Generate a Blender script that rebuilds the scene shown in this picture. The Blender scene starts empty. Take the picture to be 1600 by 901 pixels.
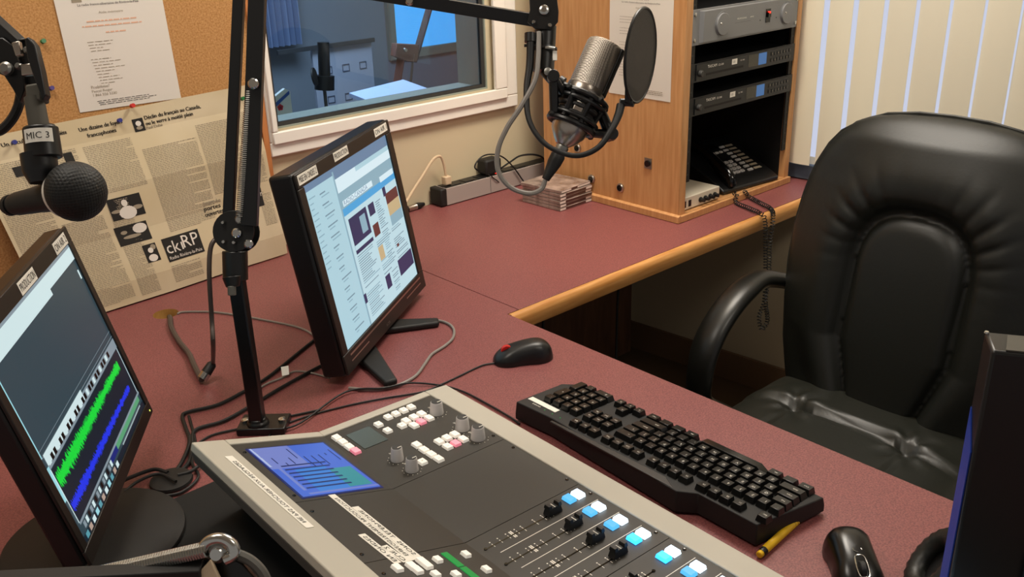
import bpy, math, random
import numpy as np
from mathutils import Vector, Matrix
random.seed(7)
PI = math.pi
SC = bpy.context.scene
COL = SC.collection
DESK = 0.74            # height of the desk top; everything below is written with z = 0 on the desk top

# ------------------------------------------------------------------ camera
FPX = 1450.5; YAW, PIT, ROL = 0.84193, 0.39052, -0.031827
CAM = np.array([-1.15165, -1.29443, 0.77326])
_f = np.array([math.cos(YAW)*math.cos(PIT), math.sin(YAW)*math.cos(PIT), -math.sin(PIT)])
_r = np.array([math.sin(YAW), -math.cos(YAW), 0.0]); _u = np.cross(_r, _f)
CR = _r*math.cos(ROL) + _u*math.sin(ROL); CU = -_r*math.sin(ROL) + _u*math.cos(ROL); CF = _f
cd = bpy.data.cameras.new('camera'); cam = bpy.data.objects.new('camera', cd); COL.objects.link(cam)
M = Matrix(((CR[0], CU[0], -CF[0], CAM[0]), (CR[1], CU[1], -CF[1], CAM[1]), (CR[2], CU[2], -CF[2], CAM[2]), (0, 0, 0, 1)))
cam.matrix_world = M
cd.sensor_width = 36; cd.lens = 36*FPX/1600; cd.clip_start = 0.02; cd.clip_end = 60
SC.camera = cam
# ------------------------------------------------------------------ look, world, lights
SC.view_settings.view_transform = 'Standard'; SC.view_settings.look = 'None'
SC.view_settings.gamma = 1; SC.view_settings.use_curve_mapping = False
SC.view_settings.exposure = 0.0
w = bpy.data.worlds.new('world'); SC.world = w; w.use_nodes = True
w.node_tree.nodes['Background'].inputs[0].default_value = (1.0, 0.93, 0.86, 1)
w.node_tree.nodes['Background'].inputs[1].default_value = 0.27

def area(name, loc, target, size, power, color, sy=None, spread=None):
    l = bpy.data.lights.new(name, 'AREA'); l.energy = power; l.color = color
    l.shape = 'RECTANGLE'; l.size = size; l.size_y = sy or size
    if spread: l.spread = spread
    o = bpy.data.objects.new(name, l); COL.objects.link(o); o.location = loc
    o.rotation_euler = (Vector(target)-Vector(loc)).to_track_quat('-Z', 'Y').to_euler()
    return o
def spot(name, loc, target, power, color, ang=70, blend=0.6, r=0.05):
    l = bpy.data.lights.new(name, 'SPOT'); l.energy = power; l.color = color
    l.spot_size = math.radians(ang); l.spot_blend = blend; l.shadow_soft_size = r
    o = bpy.data.objects.new(name, l); COL.objects.link(o); o.location = loc
    o.rotation_euler = (Vector(target)-Vector(loc)).to_track_quat('-Z', 'Y').to_euler()
    return o
WARM = (1.0, 0.92, 0.81)
area('ceiling_lamp', (0.50, -0.05, 1.66), (0.4, -0.1, 0), 0.6, 27, WARM)
area('fill_light_front', (0.0, -1.5, 1.66), (0.3, -0.2, 0), 0.5, 11, WARM)  # added fill with no known fixture, brightens cabinet interior and chair front
area('ceiling_lamp_left', (-1.0, -0.1, 1.66), (-0.95, 0.3, 0.1), 0.6, 16, WARM)
spot('ceiling_spot_cabinet', (0.35, 0.05, 1.6), (0.72, 0.26, 0.42), 24, (1.0, 0.84, 0.58), 56)
area('window_daylight', (2.3, -0.6, 0.5), (1.0, -0.5, 0.3), 1.6, 5, (0.78, 0.86, 1.0), 1.0)
area('studio_lamp', (0.4, 1.5, 1.6), (0.3, 2.2, 0.3), 0.9, 70, (0.68, 0.82, 1.0))

# ------------------------------------------------------------------ geometry helpers
def V(*a): return np.array(a, float)
def unit(v): v = np.asarray(v, float); return v/np.linalg.norm(v)
def ray(x, y): return (x-800)*CR/FPX - (y-450.5)*CU/FPX + CF
def on_plane(x, y, o, n): d = ray(x, y); n = np.asarray(n, float); return CAM + d*((np.asarray(o, float)-CAM)@n)/(d@n)
def on_z(x, y, z=0.0): return on_plane(x, y, V(0, 0, z), V(0, 0, 1))
def on_y(x, y, Y): return on_plane(x, y, V(0, Y, 0), V(0, 1, 0))
def on_x(x, y, X): return on_plane(x, y, V(X, 0, 0), V(1, 0, 0))
def dep(x, y, d): return CAM + ray(x, y)*d
def proj(P): v = np.asarray(P, float)-CAM; return V(800+FPX*(v@CR)/(v@CF), 450.5-FPX*(v@CU)/(v@CF))

class Plane:
    def __init__(s, o, e1, e2, n=None):
        s.o = V(*o); s.a = unit(e1); s.b = unit(e2); s.n = unit(np.cross(s.a, s.b)) if n is None else unit(n)
    def P(s, u, v, h=0.0): return s.o + s.a*u + s.b*v + s.n*h
    def uv(s, x, y):
        q = on_plane(x, y, s.o, s.n)-s.o; return float(q@s.a), float(q@s.b)

_glyph = {}
def glyph(txt):
    if txt in _glyph: return _glyph[txt]
    c = bpy.data.curves.new('t', 'FONT'); c.body = txt; c.size = 1; c.resolution_u = 2
    o = bpy.data.objects.new('t', c); COL.objects.link(o)
    me = bpy.data.meshes.new_from_object(o)
    vs = [(v.co.x, v.co.y) for v in me.vertices]; fs = [tuple(p.vertices) for p in me.polygons]
    bpy.data.objects.remove(o); bpy.data.curves.remove(c); bpy.data.meshes.remove(me)
    _glyph[txt] = (vs, fs); return _glyph[txt]

def smooth_path(pts, n=6):
    pts = [np.asarray(p, float) for p in pts]
    if len(pts) < 3: return pts
    P = [2*pts[0]-pts[1]] + pts + [2*pts[-1]-pts[-2]]; out = []
    for i in range(1, len(P)-2):
        a, b, c, d = P[i-1:i+3]
        for k in range(n):
            t = k/n
            out.append(0.5*((2*b)+(-a+c)*t+(2*a-5*b+4*c-d)*t*t+(-a+3*b-3*c+d)*t**3))
    out.append(pts[-1]); return out

class MB:
    def __init__(s): s.v = []; s.f = []; s.m = []
    def add(s, vs, fs, mat=0):
        k = len(s.v); s.v += [tuple(map(float, v)) for v in vs]
        s.f += [tuple(i+k for i in f) for f in fs]; s.m += [mat]*len(fs); return s
    def quad(s, a, b, c, d, mat=0): return s.add([a, b, c, d], [(0, 1, 2, 3)], mat)
    def box(s, c, size, ax=None, mat=0, taper=1.0):
        c = V(*c); ex, ey, ez = ax if ax else (V(1, 0, 0), V(0, 1, 0), V(0, 0, 1))
        hx, hy, hz = [q/2 for q in size]; vs = []
        for k, t in ((-1, 1.0), (1, taper)):
            for i, j in ((-1, -1), (1, -1), (1, 1), (-1, 1)): vs.append(c+ex*hx*i*t+ey*hy*j*t+ez*hz*k)
        return s.add(vs, [(3, 2, 1, 0), (4, 5, 6, 7), (0, 1, 5, 4), (1, 2, 6, 5), (2, 3, 7, 6), (3, 0, 4, 7)], mat)
    def bb(s, lo, hi, mat=0): lo = V(*lo); hi = V(*hi); return s.box((lo+hi)/2, hi-lo, None, mat)
    def pbox(s, pl, u, v, w, l, h0, h1, mat=0, taper=1.0):   # a box standing on a plane
        return s.box(pl.P(u, v, (h0+h1)/2), (w, l, h1-h0), (pl.a, pl.b, pl.n), mat, taper)
    def rect(s, pl, u0, v0, u1, v1, h, mat=0): return s.quad(pl.P(u0, v0, h), pl.P(u1, v0, h), pl.P(u1, v1, h), pl.P(u0, v1, h), mat)
    def prism(s, poly, off, mat=0):
        n = len(poly); poly = [V(*p) for p in poly]; off = V(*off)
        vs = poly+[p+off for p in poly]
        fs = [tuple(range(n-1, -1, -1)), tuple(range(n, 2*n))]+[(i, (i+1) % n, n+(i+1) % n, n+i) for i in range(n)]
        return s.add(vs, fs, mat)
    def lathe(s, o, ax, prof, n=20, mat=0, ref=None):
        o = V(*o); ax = unit(ax); ref = V(*ref) if ref is not None else (V(0, 0, 1) if abs(ax[2]) < .9 else V(1, 0, 0))
        a = unit(np.cross(ax, ref)); b = np.cross(ax, a); vs = []; fs = []
        for r, h in prof:
            for i in range(n):
                t = 2*PI*i/n; vs.append(o+ax*h+(a*math.cos(t)+b*math.sin(t))*max(r, 1e-5))
        for k in range(len(prof)-1):
            for i in range(n):
                j = (i+1) % n; fs.append((k*n+i, k*n+j, (k+1)*n+j, (k+1)*n+i))
        fs.append(tuple(range(n-1, -1, -1))); fs.append(tuple((len(prof)-1)*n+i for i in range(n)))
        return s.add(vs, fs, mat)
    def cyl(s, a, b, r, n=16, mat=0, r2=None):
        a = V(*a); b = V(*b); L = np.linalg.norm(b-a); return s.lathe(a, b-a, [(r, 0), (r if r2 is None else r2, L)], n, mat)
    def tube(s, pts, r, n=8, mat=0, sm=6, flat=1.0, up=(0, 0, 1)):
        P = smooth_path(pts, sm) if sm > 1 else [np.asarray(p, float) for p in pts]; N = len(P)
        rs = r if hasattr(r, '__len__') else None; vs = []; fs = []; pa = None
        for k, p in enumerate(P):
            t = unit(P[min(k+1, N-1)]-P[max(k-1, 0)]+1e-12)
            if pa is None:
                rf = V(*up); rf = rf if abs(t@unit(rf)) < .95 else V(1, 0, .1); a = unit(np.cross(t, rf))
            else: a = unit(pa-t*(pa@t))
            pa = a; b = np.cross(t, a)
            rr = np.interp(k/(N-1), np.linspace(0, 1, len(rs)), rs) if rs is not None else r
            for i in range(n):
                q = 2*PI*i/n; vs.append(p+(a*math.cos(q)+b*math.sin(q)*flat)*rr)
        for k in range(N-1):
            for i in range(n):
                j = (i+1) % n; fs.append((k*n+i, k*n+j, (k+1)*n+j, (k+1)*n+i))
        fs.append(tuple(range(n-1, -1, -1))); fs.append(tuple((N-1)*n+i for i in range(n)))
        return s.add(vs, fs, mat)
    def text(s, txt, pl, u, v, size, mat=0, h=0.0004, width=None, ang=0.0, center=False, fn=None):
        vs, fs = glyph(txt)
        if not vs: return s
        x0 = min(p[0] for p in vs); x1 = max(p[0] for p in vs); sx = size
        if width: sx = width/(x1-x0)
        ca, sa = math.cos(ang), math.sin(ang); out = []
        for x, y in vs:
            X = (x-x0)*sx - ((x1-x0)*sx/2 if center else 0); Y = y*size
            a, b = u+X*ca-Y*sa, v+X*sa+Y*ca
            out.append(fn(a, b) if fn else pl.P(a, b, h))
        return s.add(out, fs, mat)
    def build(s, name, mats, parent=None, bevel=0, seg=2, smooth=True, ang=38, origin=None, sub=0):
        if not isinstance(mats, (list, tuple)): mats = [mats]
        A = np.array(s.v)
        if origin is None:
            origin = V(*parent['_o']) if parent is not None else V((A[:, 0].min()+A[:, 0].max())/2, (A[:, 1].min()+A[:, 1].max())/2, A[:, 2].min())
        me = bpy.data.meshes.new(name); me.from_pydata([tuple(p) for p in (A-origin)], [], s.f)
        for m in mats: me.materials.append(m)
        me.polygons.foreach_set('material_index', s.m)
        if smooth:
            me.polygons.foreach_set('use_smooth', [True]*len(s.f)); me.set_sharp_from_angle(angle=math.radians(ang))
        me.update()
        o = bpy.data.objects.new(name, me); COL.objects.link(o)
        o['_o'] = [float(q) for q in origin]
        if parent is None: o.location = origin
        else:
            o.parent = parent; o.location = V(*origin)-V(*parent['_o'])
        if bevel:
            b = o.modifiers.new('bevel', 'BEVEL'); b.width = bevel; b.segments = seg; b.limit_method = 'ANGLE'; b.angle_limit = math.radians(40)
        if sub:
            b = o.modifiers.new('sub', 'SUBSURF'); b.levels = sub; b.render_levels = sub
        return o

def tag(o, label, cat, group=None, kind=None):
    if label: o['label'] = label
    if cat: o['category'] = cat
    if group: o['group'] = group
    if kind: o['kind'] = kind
    return o
def struct(o, label=None):
    o['kind'] = 'structure'
    if label: o['label'] = label
    return o
def thing(name, loc, label, cat, group=None):
    o = bpy.data.objects.new(name, None); COL.objects.link(o); o.location = loc
    o.empty_display_size = .05; o['_o'] = [float(q) for q in loc]
    return tag(o, label, cat, group)
def copy_tree(src, move, parent=None):
    c = src.copy(); COL.objects.link(c)
    if parent is None: c.location = Vector(src.location)+Vector(move)
    else: c.parent = parent
    for ch in list(src.children): copy_tree(ch, move, c)
    return c

# ------------------------------------------------------------------ materials
def lin(h):
    h = h.lstrip('#'); c = [int(h[i:i+2], 16)/255 for i in (0, 2, 4)]
    return tuple((x/12.92 if x <= .04045 else ((x+.055)/1.055)**2.4) for x in c)+(1,)
def mat(name, hexc, rough=.5, metal=0, spec=None, noise=None, bump=None, emit=None, stretch=None, alpha=None, trans=0, coat=0):
    m = bpy.data.materials.new(name); m.use_nodes = True; nt = m.node_tree; b = nt.nodes['Principled BSDF']
    b.inputs['Base Color'].default_value = lin(hexc); b.inputs['Roughness'].default_value = rough; b.inputs['Metallic'].default_value = metal
    if spec is not None: b.inputs['Specular IOR Level'].default_value = spec
    if coat: b.inputs['Coat Weight'].default_value = coat; b.inputs['Coat Roughness'].default_value = .1
    if trans: b.inputs['Transmission Weight'].default_value = trans
    if alpha is not None: b.inputs['Alpha'].default_value = alpha
    tc = None
    def coords():
        t = nt.nodes.new('ShaderNodeTexCoord'); mp = nt.nodes.new('ShaderNodeMapping')
        nt.links.new(t.outputs['Object'], mp.inputs[0])
        if stretch: mp.inputs['Scale'].default_value = stretch
        return mp.outputs[0]
    if noise:   # (scale, colour a, colour b, detail)
        tc = coords(); n = nt.nodes.new('ShaderNodeTexNoise'); n.inputs['Scale'].default_value = noise[0]
        n.inputs['Detail'].default_value = noise[3] if len(noise) > 3 else 3
        r = nt.nodes.new('ShaderNodeValToRGB'); r.color_ramp.elements[0].position = .32; r.color_ramp.elements[1].position = .68
        r.color_ramp.elements[0].color = lin(noise[1]); r.color_ramp.elements[1].color = lin(noise[2])
        nt.links.new(tc, n.inputs['Vector']); nt.links.new(n.outputs['Fac'], r.inputs[0]); nt.links.new(r.outputs[0], b.inputs['Base Color'])
    if bump:    # (scale, strength, distance)
        tc = tc or coords(); n = nt.nodes.new('ShaderNodeTexNoise'); n.inputs['Scale'].default_value = bump[0]; n.inputs['Detail'].default_value = 4
        bp = nt.nodes.new('ShaderNodeBump'); bp.inputs['Strength'].default_value = bump[1]; bp.inputs['Distance'].default_value = bump[2]
        nt.links.new(tc, n.inputs['Vector']); nt.links.new(n.outputs['Fac'], bp.inputs['Height']); nt.links.new(bp.outputs[0], b.inputs['Normal'])
    if emit:
        b.inputs['Emission Color'].default_value = lin(emit[0]); b.inputs['Emission Strength'].default_value = emit[1]
    return m
def glow(name, hexc, s=1.0):
    return mat(name, '#050505', .3, emit=(hexc, s))

M_ = {}
M_['laminate'] = mat('burgundy_laminate', '#8a4a44', .42, noise=(420, '#6b3b3b', '#925452', 2), bump=(300, .15, .0004))
M_['edgewood'] = mat('beech_edge', '#c48a4c', .4, noise=(9, '#b97c3e', '#d19a5b', 4), stretch=(1, 14, 14))
M_['edgethin'] = mat('laminate_edge', '#c98f6e', .5)
M_['wood'] = mat('cabinet_veneer', '#c08a58', .42, noise=(10, '#b98351', '#cd9a67', 5), stretch=(9, 9, .8))
M_['wooddark'] = mat('under_desk_board', '#5a3a26', .6, noise=(8, '#4e3220', '#65432c', 4), stretch=(6, 6, 1))
M_['cork'] = mat('cork', '#b88450', .9, noise=(260, '#a5743f', '#c89760', 3), bump=(200, .5, .001))
M_['corkframe'] = mat('board_wood_rim', '#c9824c', .5, noise=(10, '#bd7642', '#d18c55', 3), stretch=(8, 8, 1))
M_['wall'] = mat('cream_paint', '#cdbfa0', .75, bump=(120, .08, .0006))
M_['white'] = mat('white_window_paint', '#f3eee4', .4)
M_['reveal'] = mat('grey_green_reveal', '#8f978c', .6)
M_['floor'] = mat('floor_tile', '#5b4a3a', .5, noise=(5, '#54442f', '#67533f', 4))
M_['ceil'] = mat('ceiling', '#d8d2c4', .9)
M_['baseb'] = mat('baseboard', '#7c6148', .5)
M_['vane'] = mat('blind_vane', '#e2dac4', .7, bump=(60, .1, .0005))
M_['ledge'] = mat('grey_blue_ledge', '#4d5a68', .6)
M_['sky'] = glow('daylight', '#d2d8ee', .88)
M_['black'] = mat('black_plastic', '#0e0e0f', .38)
M_['blackm'] = mat('matt_black_plastic', '#141312', .6, bump=(500, .1, .0003))
M_['blackg'] = mat('gloss_black', '#080808', .12)
M_['steelblack'] = mat('black_enamelled_steel', '#0b0b0b', .35)
M_['rubber'] = mat('black_rubber', '#0c0c0c', .55)
M_['mat'] = mat('dark_mat', '#100f0d', .85, bump=(300, .2, .0005))
M_['brown'] = mat('brown_black_bezel', '#1d1814', .45)
M_['leather'] = mat('black_leather', '#141510', .45, bump=(160, .25, .0007))
M_['leatherseat'] = mat('seat_leather', '#20211b', .42, bump=(140, .3, .0008))
M_['armplastic'] = mat('arm_polyurethane', '#141411', .36, bump=(400, .1, .0003))
M_['chrome'] = mat('chrome', '#c8c8c4', .22, 1)
M_['steel'] = mat('brushed_steel', '#9a9994', .38, 1)
M_['nickel'] = mat('nickel', '#b9b0a6', .3, 1)
M_['darksteel'] = mat('dark_steel', '#5a574f', .65, .5)
M_['amp'] = mat('grey_amp_face', '#828385', .42, .25)
M_['ampd'] = mat('dark_grey', '#333332', .5)
M_['unit'] = mat('rack_unit_black', '#101113', .4)
M_['grey'] = mat('warm_grey_frame', '#b5b0a3', .5)
M_['greyd'] = mat('grey_side', '#56544e', .6)
M_['panel'] = mat('charcoal_panel', '#34312c', .5, bump=(600, .1, .0002))
M_['ink'] = mat('ink', '#1b1814', .8)
M_['inklight'] = mat('grey_ink', '#988c78', .85)
M_['paper'] = mat('white_paper', '#ddd6cc', .8)
M_['news'] = mat('newsprint', '#cdbd9c', .9, noise=(7, '#c6b592', '#d3c4a5', 2))
M_['label'] = mat('white_tape', '#ece8dd', .5)
M_['orange'] = mat('orange_ink', '#e2b296', .8)
M_['btn'] = mat('lit_white_key', '#efeae0', .5, emit=('#fff6e6', .25))
M_['btnpink'] = mat('pink_lit_key', '#e8a0ac', .5, emit=('#ff7f98', .45))
M_['cyan'] = glow('cyan_key', '#2fa8ff', 3.2)
M_['cyanw'] = glow('white_blue_key', '#d2ecff', 4.5)
M_['cyanlow'] = glow('dim_cyan_key', '#56b4f0', 1.3)
M_['green'] = glow('green_display', '#10b050', .7)
M_['knob'] = mat('grey_knob', '#c2bebb', .5)
M_['red'] = mat('red_plastic', '#c22018', .4)
M_['redglow'] = glow('red_led', '#ff3020', 2.5)
M_['pingreen'] = mat('green_pin', '#1f6b38', .3)
M_['pinblue'] = mat('blue_pin', '#2a2f7c', .3)
M_['pinpurple'] = mat('purple_pin', '#3a2470', .3)
M_['beige'] = mat('beige_cable', '#cdb697', .5)
M_['greycable'] = mat('grey_cable', '#857f78', .45)
M_['greycabled'] = mat('dark_grey_cable', '#4a3f39', .45)
M_['whitebox'] = mat('white_device', '#d8cfbb', .45)
M_['holewood'] = mat('raw_wood_hole', '#b98a45', .7, noise=(30, '#a97a38', '#c99b55', 3))
M_['yellow'] = mat('yellow_marker', '#e0b21e', .35)
M_['bluesheen'] = mat('blue_reflection', '#0b3aa2', .45)  # reflected blue light put into the colour
M_['clear'] = mat('clear_case', '#a08c84', .12, coat=.6, noise=(25, '#6b5a52', '#b7a49a', 3))
M_['cdw'] = mat('cd_spine_light', '#ddd0c6', .4)
M_['cdd'] = mat('cd_spine_dark', '#4a2f2a', .35)
M_['mesh'] = None
M_['mousegloss'] = mat('mouse_gloss', '#0a0a0a', .28)
def mesh_mat(name, a, b, sc, rough, metal):
    m = mat(name, a, rough, metal); nt = m.node_tree; bs = nt.nodes['Principled BSDF']
    t = nt.nodes.new('ShaderNodeTexCoord'); ch = nt.nodes.new('ShaderNodeTexVoronoi'); ch.inputs['Scale'].default_value = sc
    ch.inputs['Randomness'].default_value = 0.0
    r = nt.nodes.new('ShaderNodeValToRGB'); r.color_ramp.elements[0].position = .3; r.color_ramp.elements[1].position = .5
    r.color_ramp.elements[0].color = lin(b); r.color_ramp.elements[1].color = lin(a)
    bp = nt.nodes.new('ShaderNodeBump'); bp.inputs['Strength'].default_value = .7; bp.inputs['Distance'].default_value = .0008
    nt.links.new(t.outputs['Object'], ch.inputs['Vector']); nt.links.new(ch.outputs['Distance'], r.inputs[0])
    nt.links.new(r.outputs[0], bs.inputs['Base Color']); nt.links.new(ch.outputs['Distance'], bp.inputs['Height']); nt.links.new(bp.outputs[0], bs.inputs['Normal'])
    return m
M_['keycap'] = mat('key_cap', '#121211', .3)
M_['mesh'] = mesh_mat('silver_mesh', '#cfc6ba', '#4b433b', 520, .35, .7)
M_['ballmesh'] = mesh_mat('black_ball_mesh', '#121210', '#030303', 420, .6, .1)
M_['popmesh'] = mesh_mat('nylon_mesh', '#4a463f', '#2c2925', 900, .8, 0)
M_['popmesh'].node_tree.nodes['Principled BSDF'].inputs['Alpha'].default_value = .84
gl = bpy.data.materials.new('glass'); gl.use_nodes = True; nt = gl.node_tree; nt.nodes.clear()
go = nt.nodes.new('ShaderNodeOutputMaterial'); mx = nt.nodes.new('ShaderNodeMixShader'); tr = nt.nodes.new('ShaderNodeBsdfTransparent'); gs = nt.nodes.new('ShaderNodeBsdfGlossy')
lw = nt.nodes.new('ShaderNodeFresnel'); lw.inputs[0].default_value = 1.5; gs.inputs['Roughness'].default_value = .0; tr.inputs[0].default_value = (.80, .86, .90, 1)
nt.links.new(lw.outputs[0], mx.inputs[0]); nt.links.new(tr.outputs[0], mx.inputs[1]); nt.links.new(gs.outputs[0], mx.inputs[2]); nt.links.new(mx.outputs[0], go.inputs[0])
M_['glass'] = gl

# ================================================================== SETTING
FL = -DESK; YW = 0.741; CEIL = 1.70
b = MB(); b.bb((-3, -3, FL-.1), (3.2, YW+.13, FL)); struct(b.build('floor', M_['floor']))
b = MB(); b.bb((-3, -3, CEIL), (3.2, 4.2, CEIL+.1)); struct(b.build('ceiling', M_['ceil']))
WX0, WX1, WZ0, WZ1 = -.087, .597, .291, 1.15
b = MB()
for lo, hi in (((-3, YW, FL), (WX0, YW+.13, CEIL)), ((WX1, YW, FL), (1.5, YW+.13, CEIL)), ((WX0, YW, FL), (WX1, YW+.13, WZ0)), ((WX0, YW, WZ1), (WX1, YW+.13, CEIL))): b.bb(lo, hi)
struct(b.build('wall_back', M_['wall']))
# right wall with a window behind the blinds
ra = math.radians(5); RT = V(math.sin(ra), -math.cos(ra), 0); RN = V(-math.cos(ra), -math.sin(ra), 0)
RW = Plane((1.285, .12, 0), RT, (0, 0, 1), RN)     # u toward the camera's right, v up, n into the room
b = MB()
def rwall(u0, u1, z0, z1):
    b.prism([RW.P(u0, z0), RW.P(u1, z0), RW.P(u1, z1), RW.P(u0, z1)], -RN*.12)
rwall(-.75, 3.2, FL, .035); rwall(-.75, -.16, .035, CEIL); rwall(2.2, 3.2, .035, CEIL); rwall(-.16, 2.2, 1.2, CEIL)
struct(b.build('wall_right', M_['wall']))
b = MB(); b.prism([RW.P(-.75, FL, .002), RW.P(3.2, FL, .002), RW.P(3.2, FL+.1, .002), RW.P(-.75, FL+.1, .002)], RN*.012)
struct(b.build('baseboard_right', M_['baseb']))
b = MB(); b.bb((-3, YW-.014, FL+.001), (1.2, YW-.002, FL+.1)); struct(b.build('baseboard_back', M_['baseb']))
b = MB(); b.prism([RW.P(-.13, .002, .004), RW.P(2.3, .002, .004), RW.P(2.3, .046, .004), RW.P(-.13, .046, .004)], RN*.02)
struct(b.build('trim_1', M_['ledge'], bevel=.003))
b = MB(); b.prism([RW.P(-.16, .036, -.11), RW.P(2.2, .036, -.11), RW.P(2.2, 1.2, -.11), RW.P(-.16, 1.2, -.11)], -RN*.004)
struct(b.build('window_2', M_['sky']))
# studio window: casing, inner lip, reveal, panes
b = MB()
CX0, CX1, CZ0, CZ1 = -.112, .697, .229, 1.21
t1 = YW-.0005; t0 = YW-.018
def frame_rect(b, x0, x1, z0, z1, wl, wr, wb, wt, y0, y1, m=0):
    b.bb((x0, y0, z0), (x1, y1, z0+wb), m); b.bb((x0, y0, z1-wt), (x1, y1, z1), m)
    b.bb((x0, y0, z0+wb), (x0+wl, y1, z1-wt), m); b.bb((x1-wr, y0, z0+wb), (x1, y1, z1-wt), m)
frame_rect(b, CX0, CX1, CZ0, CZ1, .018, .05, .035, .04, t0, t1)
frame_rect(b, CX0+.006, CX1-.045, CZ0+.030, CZ1-.03, .016, .045, .030, .03, t0-.008, t0+.004)
wf = struct(b.build('window_1', M_['white'], bevel=.003))
b = MB(); frame_rect(b, WX0, WX1, WZ0, WZ1, .004, .004, .004, .004, YW+.001, YW+.128, 0)
frame_rect(b, WX0+.004, WX1-.004, WZ0+.004, WZ1-.004, .012, .012, .010, .012, YW+.006, YW+.016, 1)
r_ = b.build('reveal', [M_['reveal'], M_['ampd']], wf)
b = MB(); b.bb((WX0+.003, YW+.010, WZ0+.003), (WX1-.003, YW+.013, WZ1-.003)); b.build('pane', M_['glass'], wf)

# ================================================================== DESKS
TH = .04
b = MB(); n_ = 32
hc = on_z(259, 490); hr = .026                     # the round cable hole
# near desk top: outline with the hole cut by a ring of faces
X0, X1, Y0, Y1 = -1.75, 0.0, -1.75, YW-.004
circ = [(hc[0]+hr*math.cos(2*PI*i/n_), hc[1]+hr*math.sin(2*PI*i/n_)) for i in range(n_)]
S = .12; sq = []
for i in range(n_):
    a = 2*PI*i/n_; c, s_ = math.cos(a), math.sin(a); k = S/max(abs(c), abs(s_)); sq.append((hc[0]+k*c, hc[1]+k*s_))
for i in range(n_):
    j = (i+1) % n_; b.quad((*sq[i], 0), (*sq[j], 0), (*circ[j], 0), (*circ[i], 0))
    b.quad((*circ[i], 0), (*circ[j], 0), (*circ[j], -TH), (*circ[i], -TH), 1)
hx0, hx1, hy0, hy1 = hc[0]-S, hc[0]+S, hc[1]-S, hc[1]+S
for q in ((X0, Y0, hx0, Y1), (hx1, Y0, X1, Y1), (hx0, Y0, hx1, hy0), (hx0, hy1, hx1, Y1), (X1, .012, .03, Y1)):
    b.quad((q[0], q[1], 0), (q[2], q[1], 0), (q[2], q[3], 0), (q[0], q[3], 0))
P_ = [(X0, Y0), (X1, Y0), (X1, .012), (.03, .012), (.03, Y1), (X0, Y1)]
b.add([(x, y, -.0015) for x, y in P_]+[(x, y, -TH) for x, y in P_], [(i, (i+1) % 6, 6+(i+1) % 6, 6+i) for i in range(6)], 0)
b.add([(x, y, -TH) for x, y in P_], [(5, 4, 3, 2, 1, 0)], 0)
b.add([(X1, Y0, 0), (X1, -.0005, 0), (X1+.002, -.0005, -.0015), (X1+.002, Y0, -.0015), (X1+.002, -.0005, -TH), (X1+.002, Y0, -TH)], [(0, 1, 2, 3), (3, 2, 4, 5)], 2)
desk = thing('desk', (-.9, -.3, FL), 'burgundy speckled worktop under the mixing console and the two monitors', 'desk')
b.build('worktop', [M_['laminate'], M_['holewood'], M_['edgethin']], desk, smooth=False)
b = MB(); b.bb((-1.7, YW-.05, FL), (.02, YW-.03, -TH)); b.bb((-1.72, -1.6, FL), (-1.70, YW-.05, -TH)); b.build('support_panel', M_['wooddark'], desk)

xr = lambda y: 1.285+(.12-y)*math.tan(ra)-.003
cnt = thing('counter', (.6, .35, FL), 'burgundy counter with a rounded beech edge along the back wall', 'desk')
b = MB(); b.prism([(.0325, .0125, -TH), (xr(.0125), .0125, -TH), (xr(YW), YW-.004, -TH), (.0325, YW-.004, -TH)], (0, 0, TH)); b.build('worktop', M_['laminate'], cnt, bevel=.0008)
b = MB(); prof = [(.0118, -.001), (.0118, -.041), (0.0, -.041), (-.004, -.034), (-.005, -.014), (-.002, -.004), (.004, -.0003)]
b.prism([(.003, y, z) for y, z in prof], (xr(0)-.003-.004, 0, 0)); b.build('edge_strip', M_['edgewood'], cnt, ang=50)
b = MB(); b.bb((.1, YW-.05, FL+.001), (1.19, YW-.03, -TH-.001)); b.build('support_panel', M_['wooddark'], cnt)

# ================================================================== BLINDS (one curtain of vanes)
b = MB(); us = []
for xx in (1262, 1310, 1355, 1401, 1450, 1503, 1557): us.append(RW.uv(xx, 0)[0])
pitch = (us[-1]-us[0])/6
k0 = -2
for k in range(k0, 24):
    u = us[0]+pitch*k
    if u-.5*pitch < -.155 and k < 0: pass
    if u < -.02-.2: continue
    a = math.radians(-5); wv = pitch*min(.96, .79+.022*max(k, 0)); c = u-pitch*.12-wv/2
    pts = []
    for z in (.052, 1.24):
        for q in (-1, -.5, 0, .5, 1):
            pts.append(RW.P(c+q*wv/2*math.cos(a), z, .045-q*wv/2*math.sin(a)+.004*(1-q*q)))
    b.add(pts, [(i, i+1, i+6, i+5) for i in range(4)])
    b.add([p-RN*.0008 for p in pts], [(i+5, i+6, i+1, i) for i in range(4)])
b.prism([RW.P(-.12, 1.24, .02), RW.P(2.25, 1.24, .02), RW.P(2.25, 1.28, .02), RW.P(-.12, 1.28, .02)], RN*.05)
tag(b.build('vertical_blind', M_['vane'], smooth=True, ang=60), 'cream vertical blind with daylight between its vanes, behind the leather chair', 'blind')

# ================================================================== CORK BOARD, PAPERS, PINS
YB = .729
cb = thing('cork_board', (-.7, YB, .003), 'brown cork notice board on the back wall left of the studio window', 'notice board')
b = MB(); b.bb((-1.5, YB, .003), (-.128, YW-.001, 1.1)); b.build('cork_sheet', M_['cork'], cb)
b = MB(); b.prism([(-.128, YB-.006, .003), (-.1135, YB-.006, .003), (-.1135, YB-.006, 1.115), (-.128, YB-.006, 1.115)], (0, .0175, 0)); b.bb((-1.5, YB-.006, 1.1), (-.128, YW-.001, 1.115)); b.build('board_rim', M_['corkframe'], cb)

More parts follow.
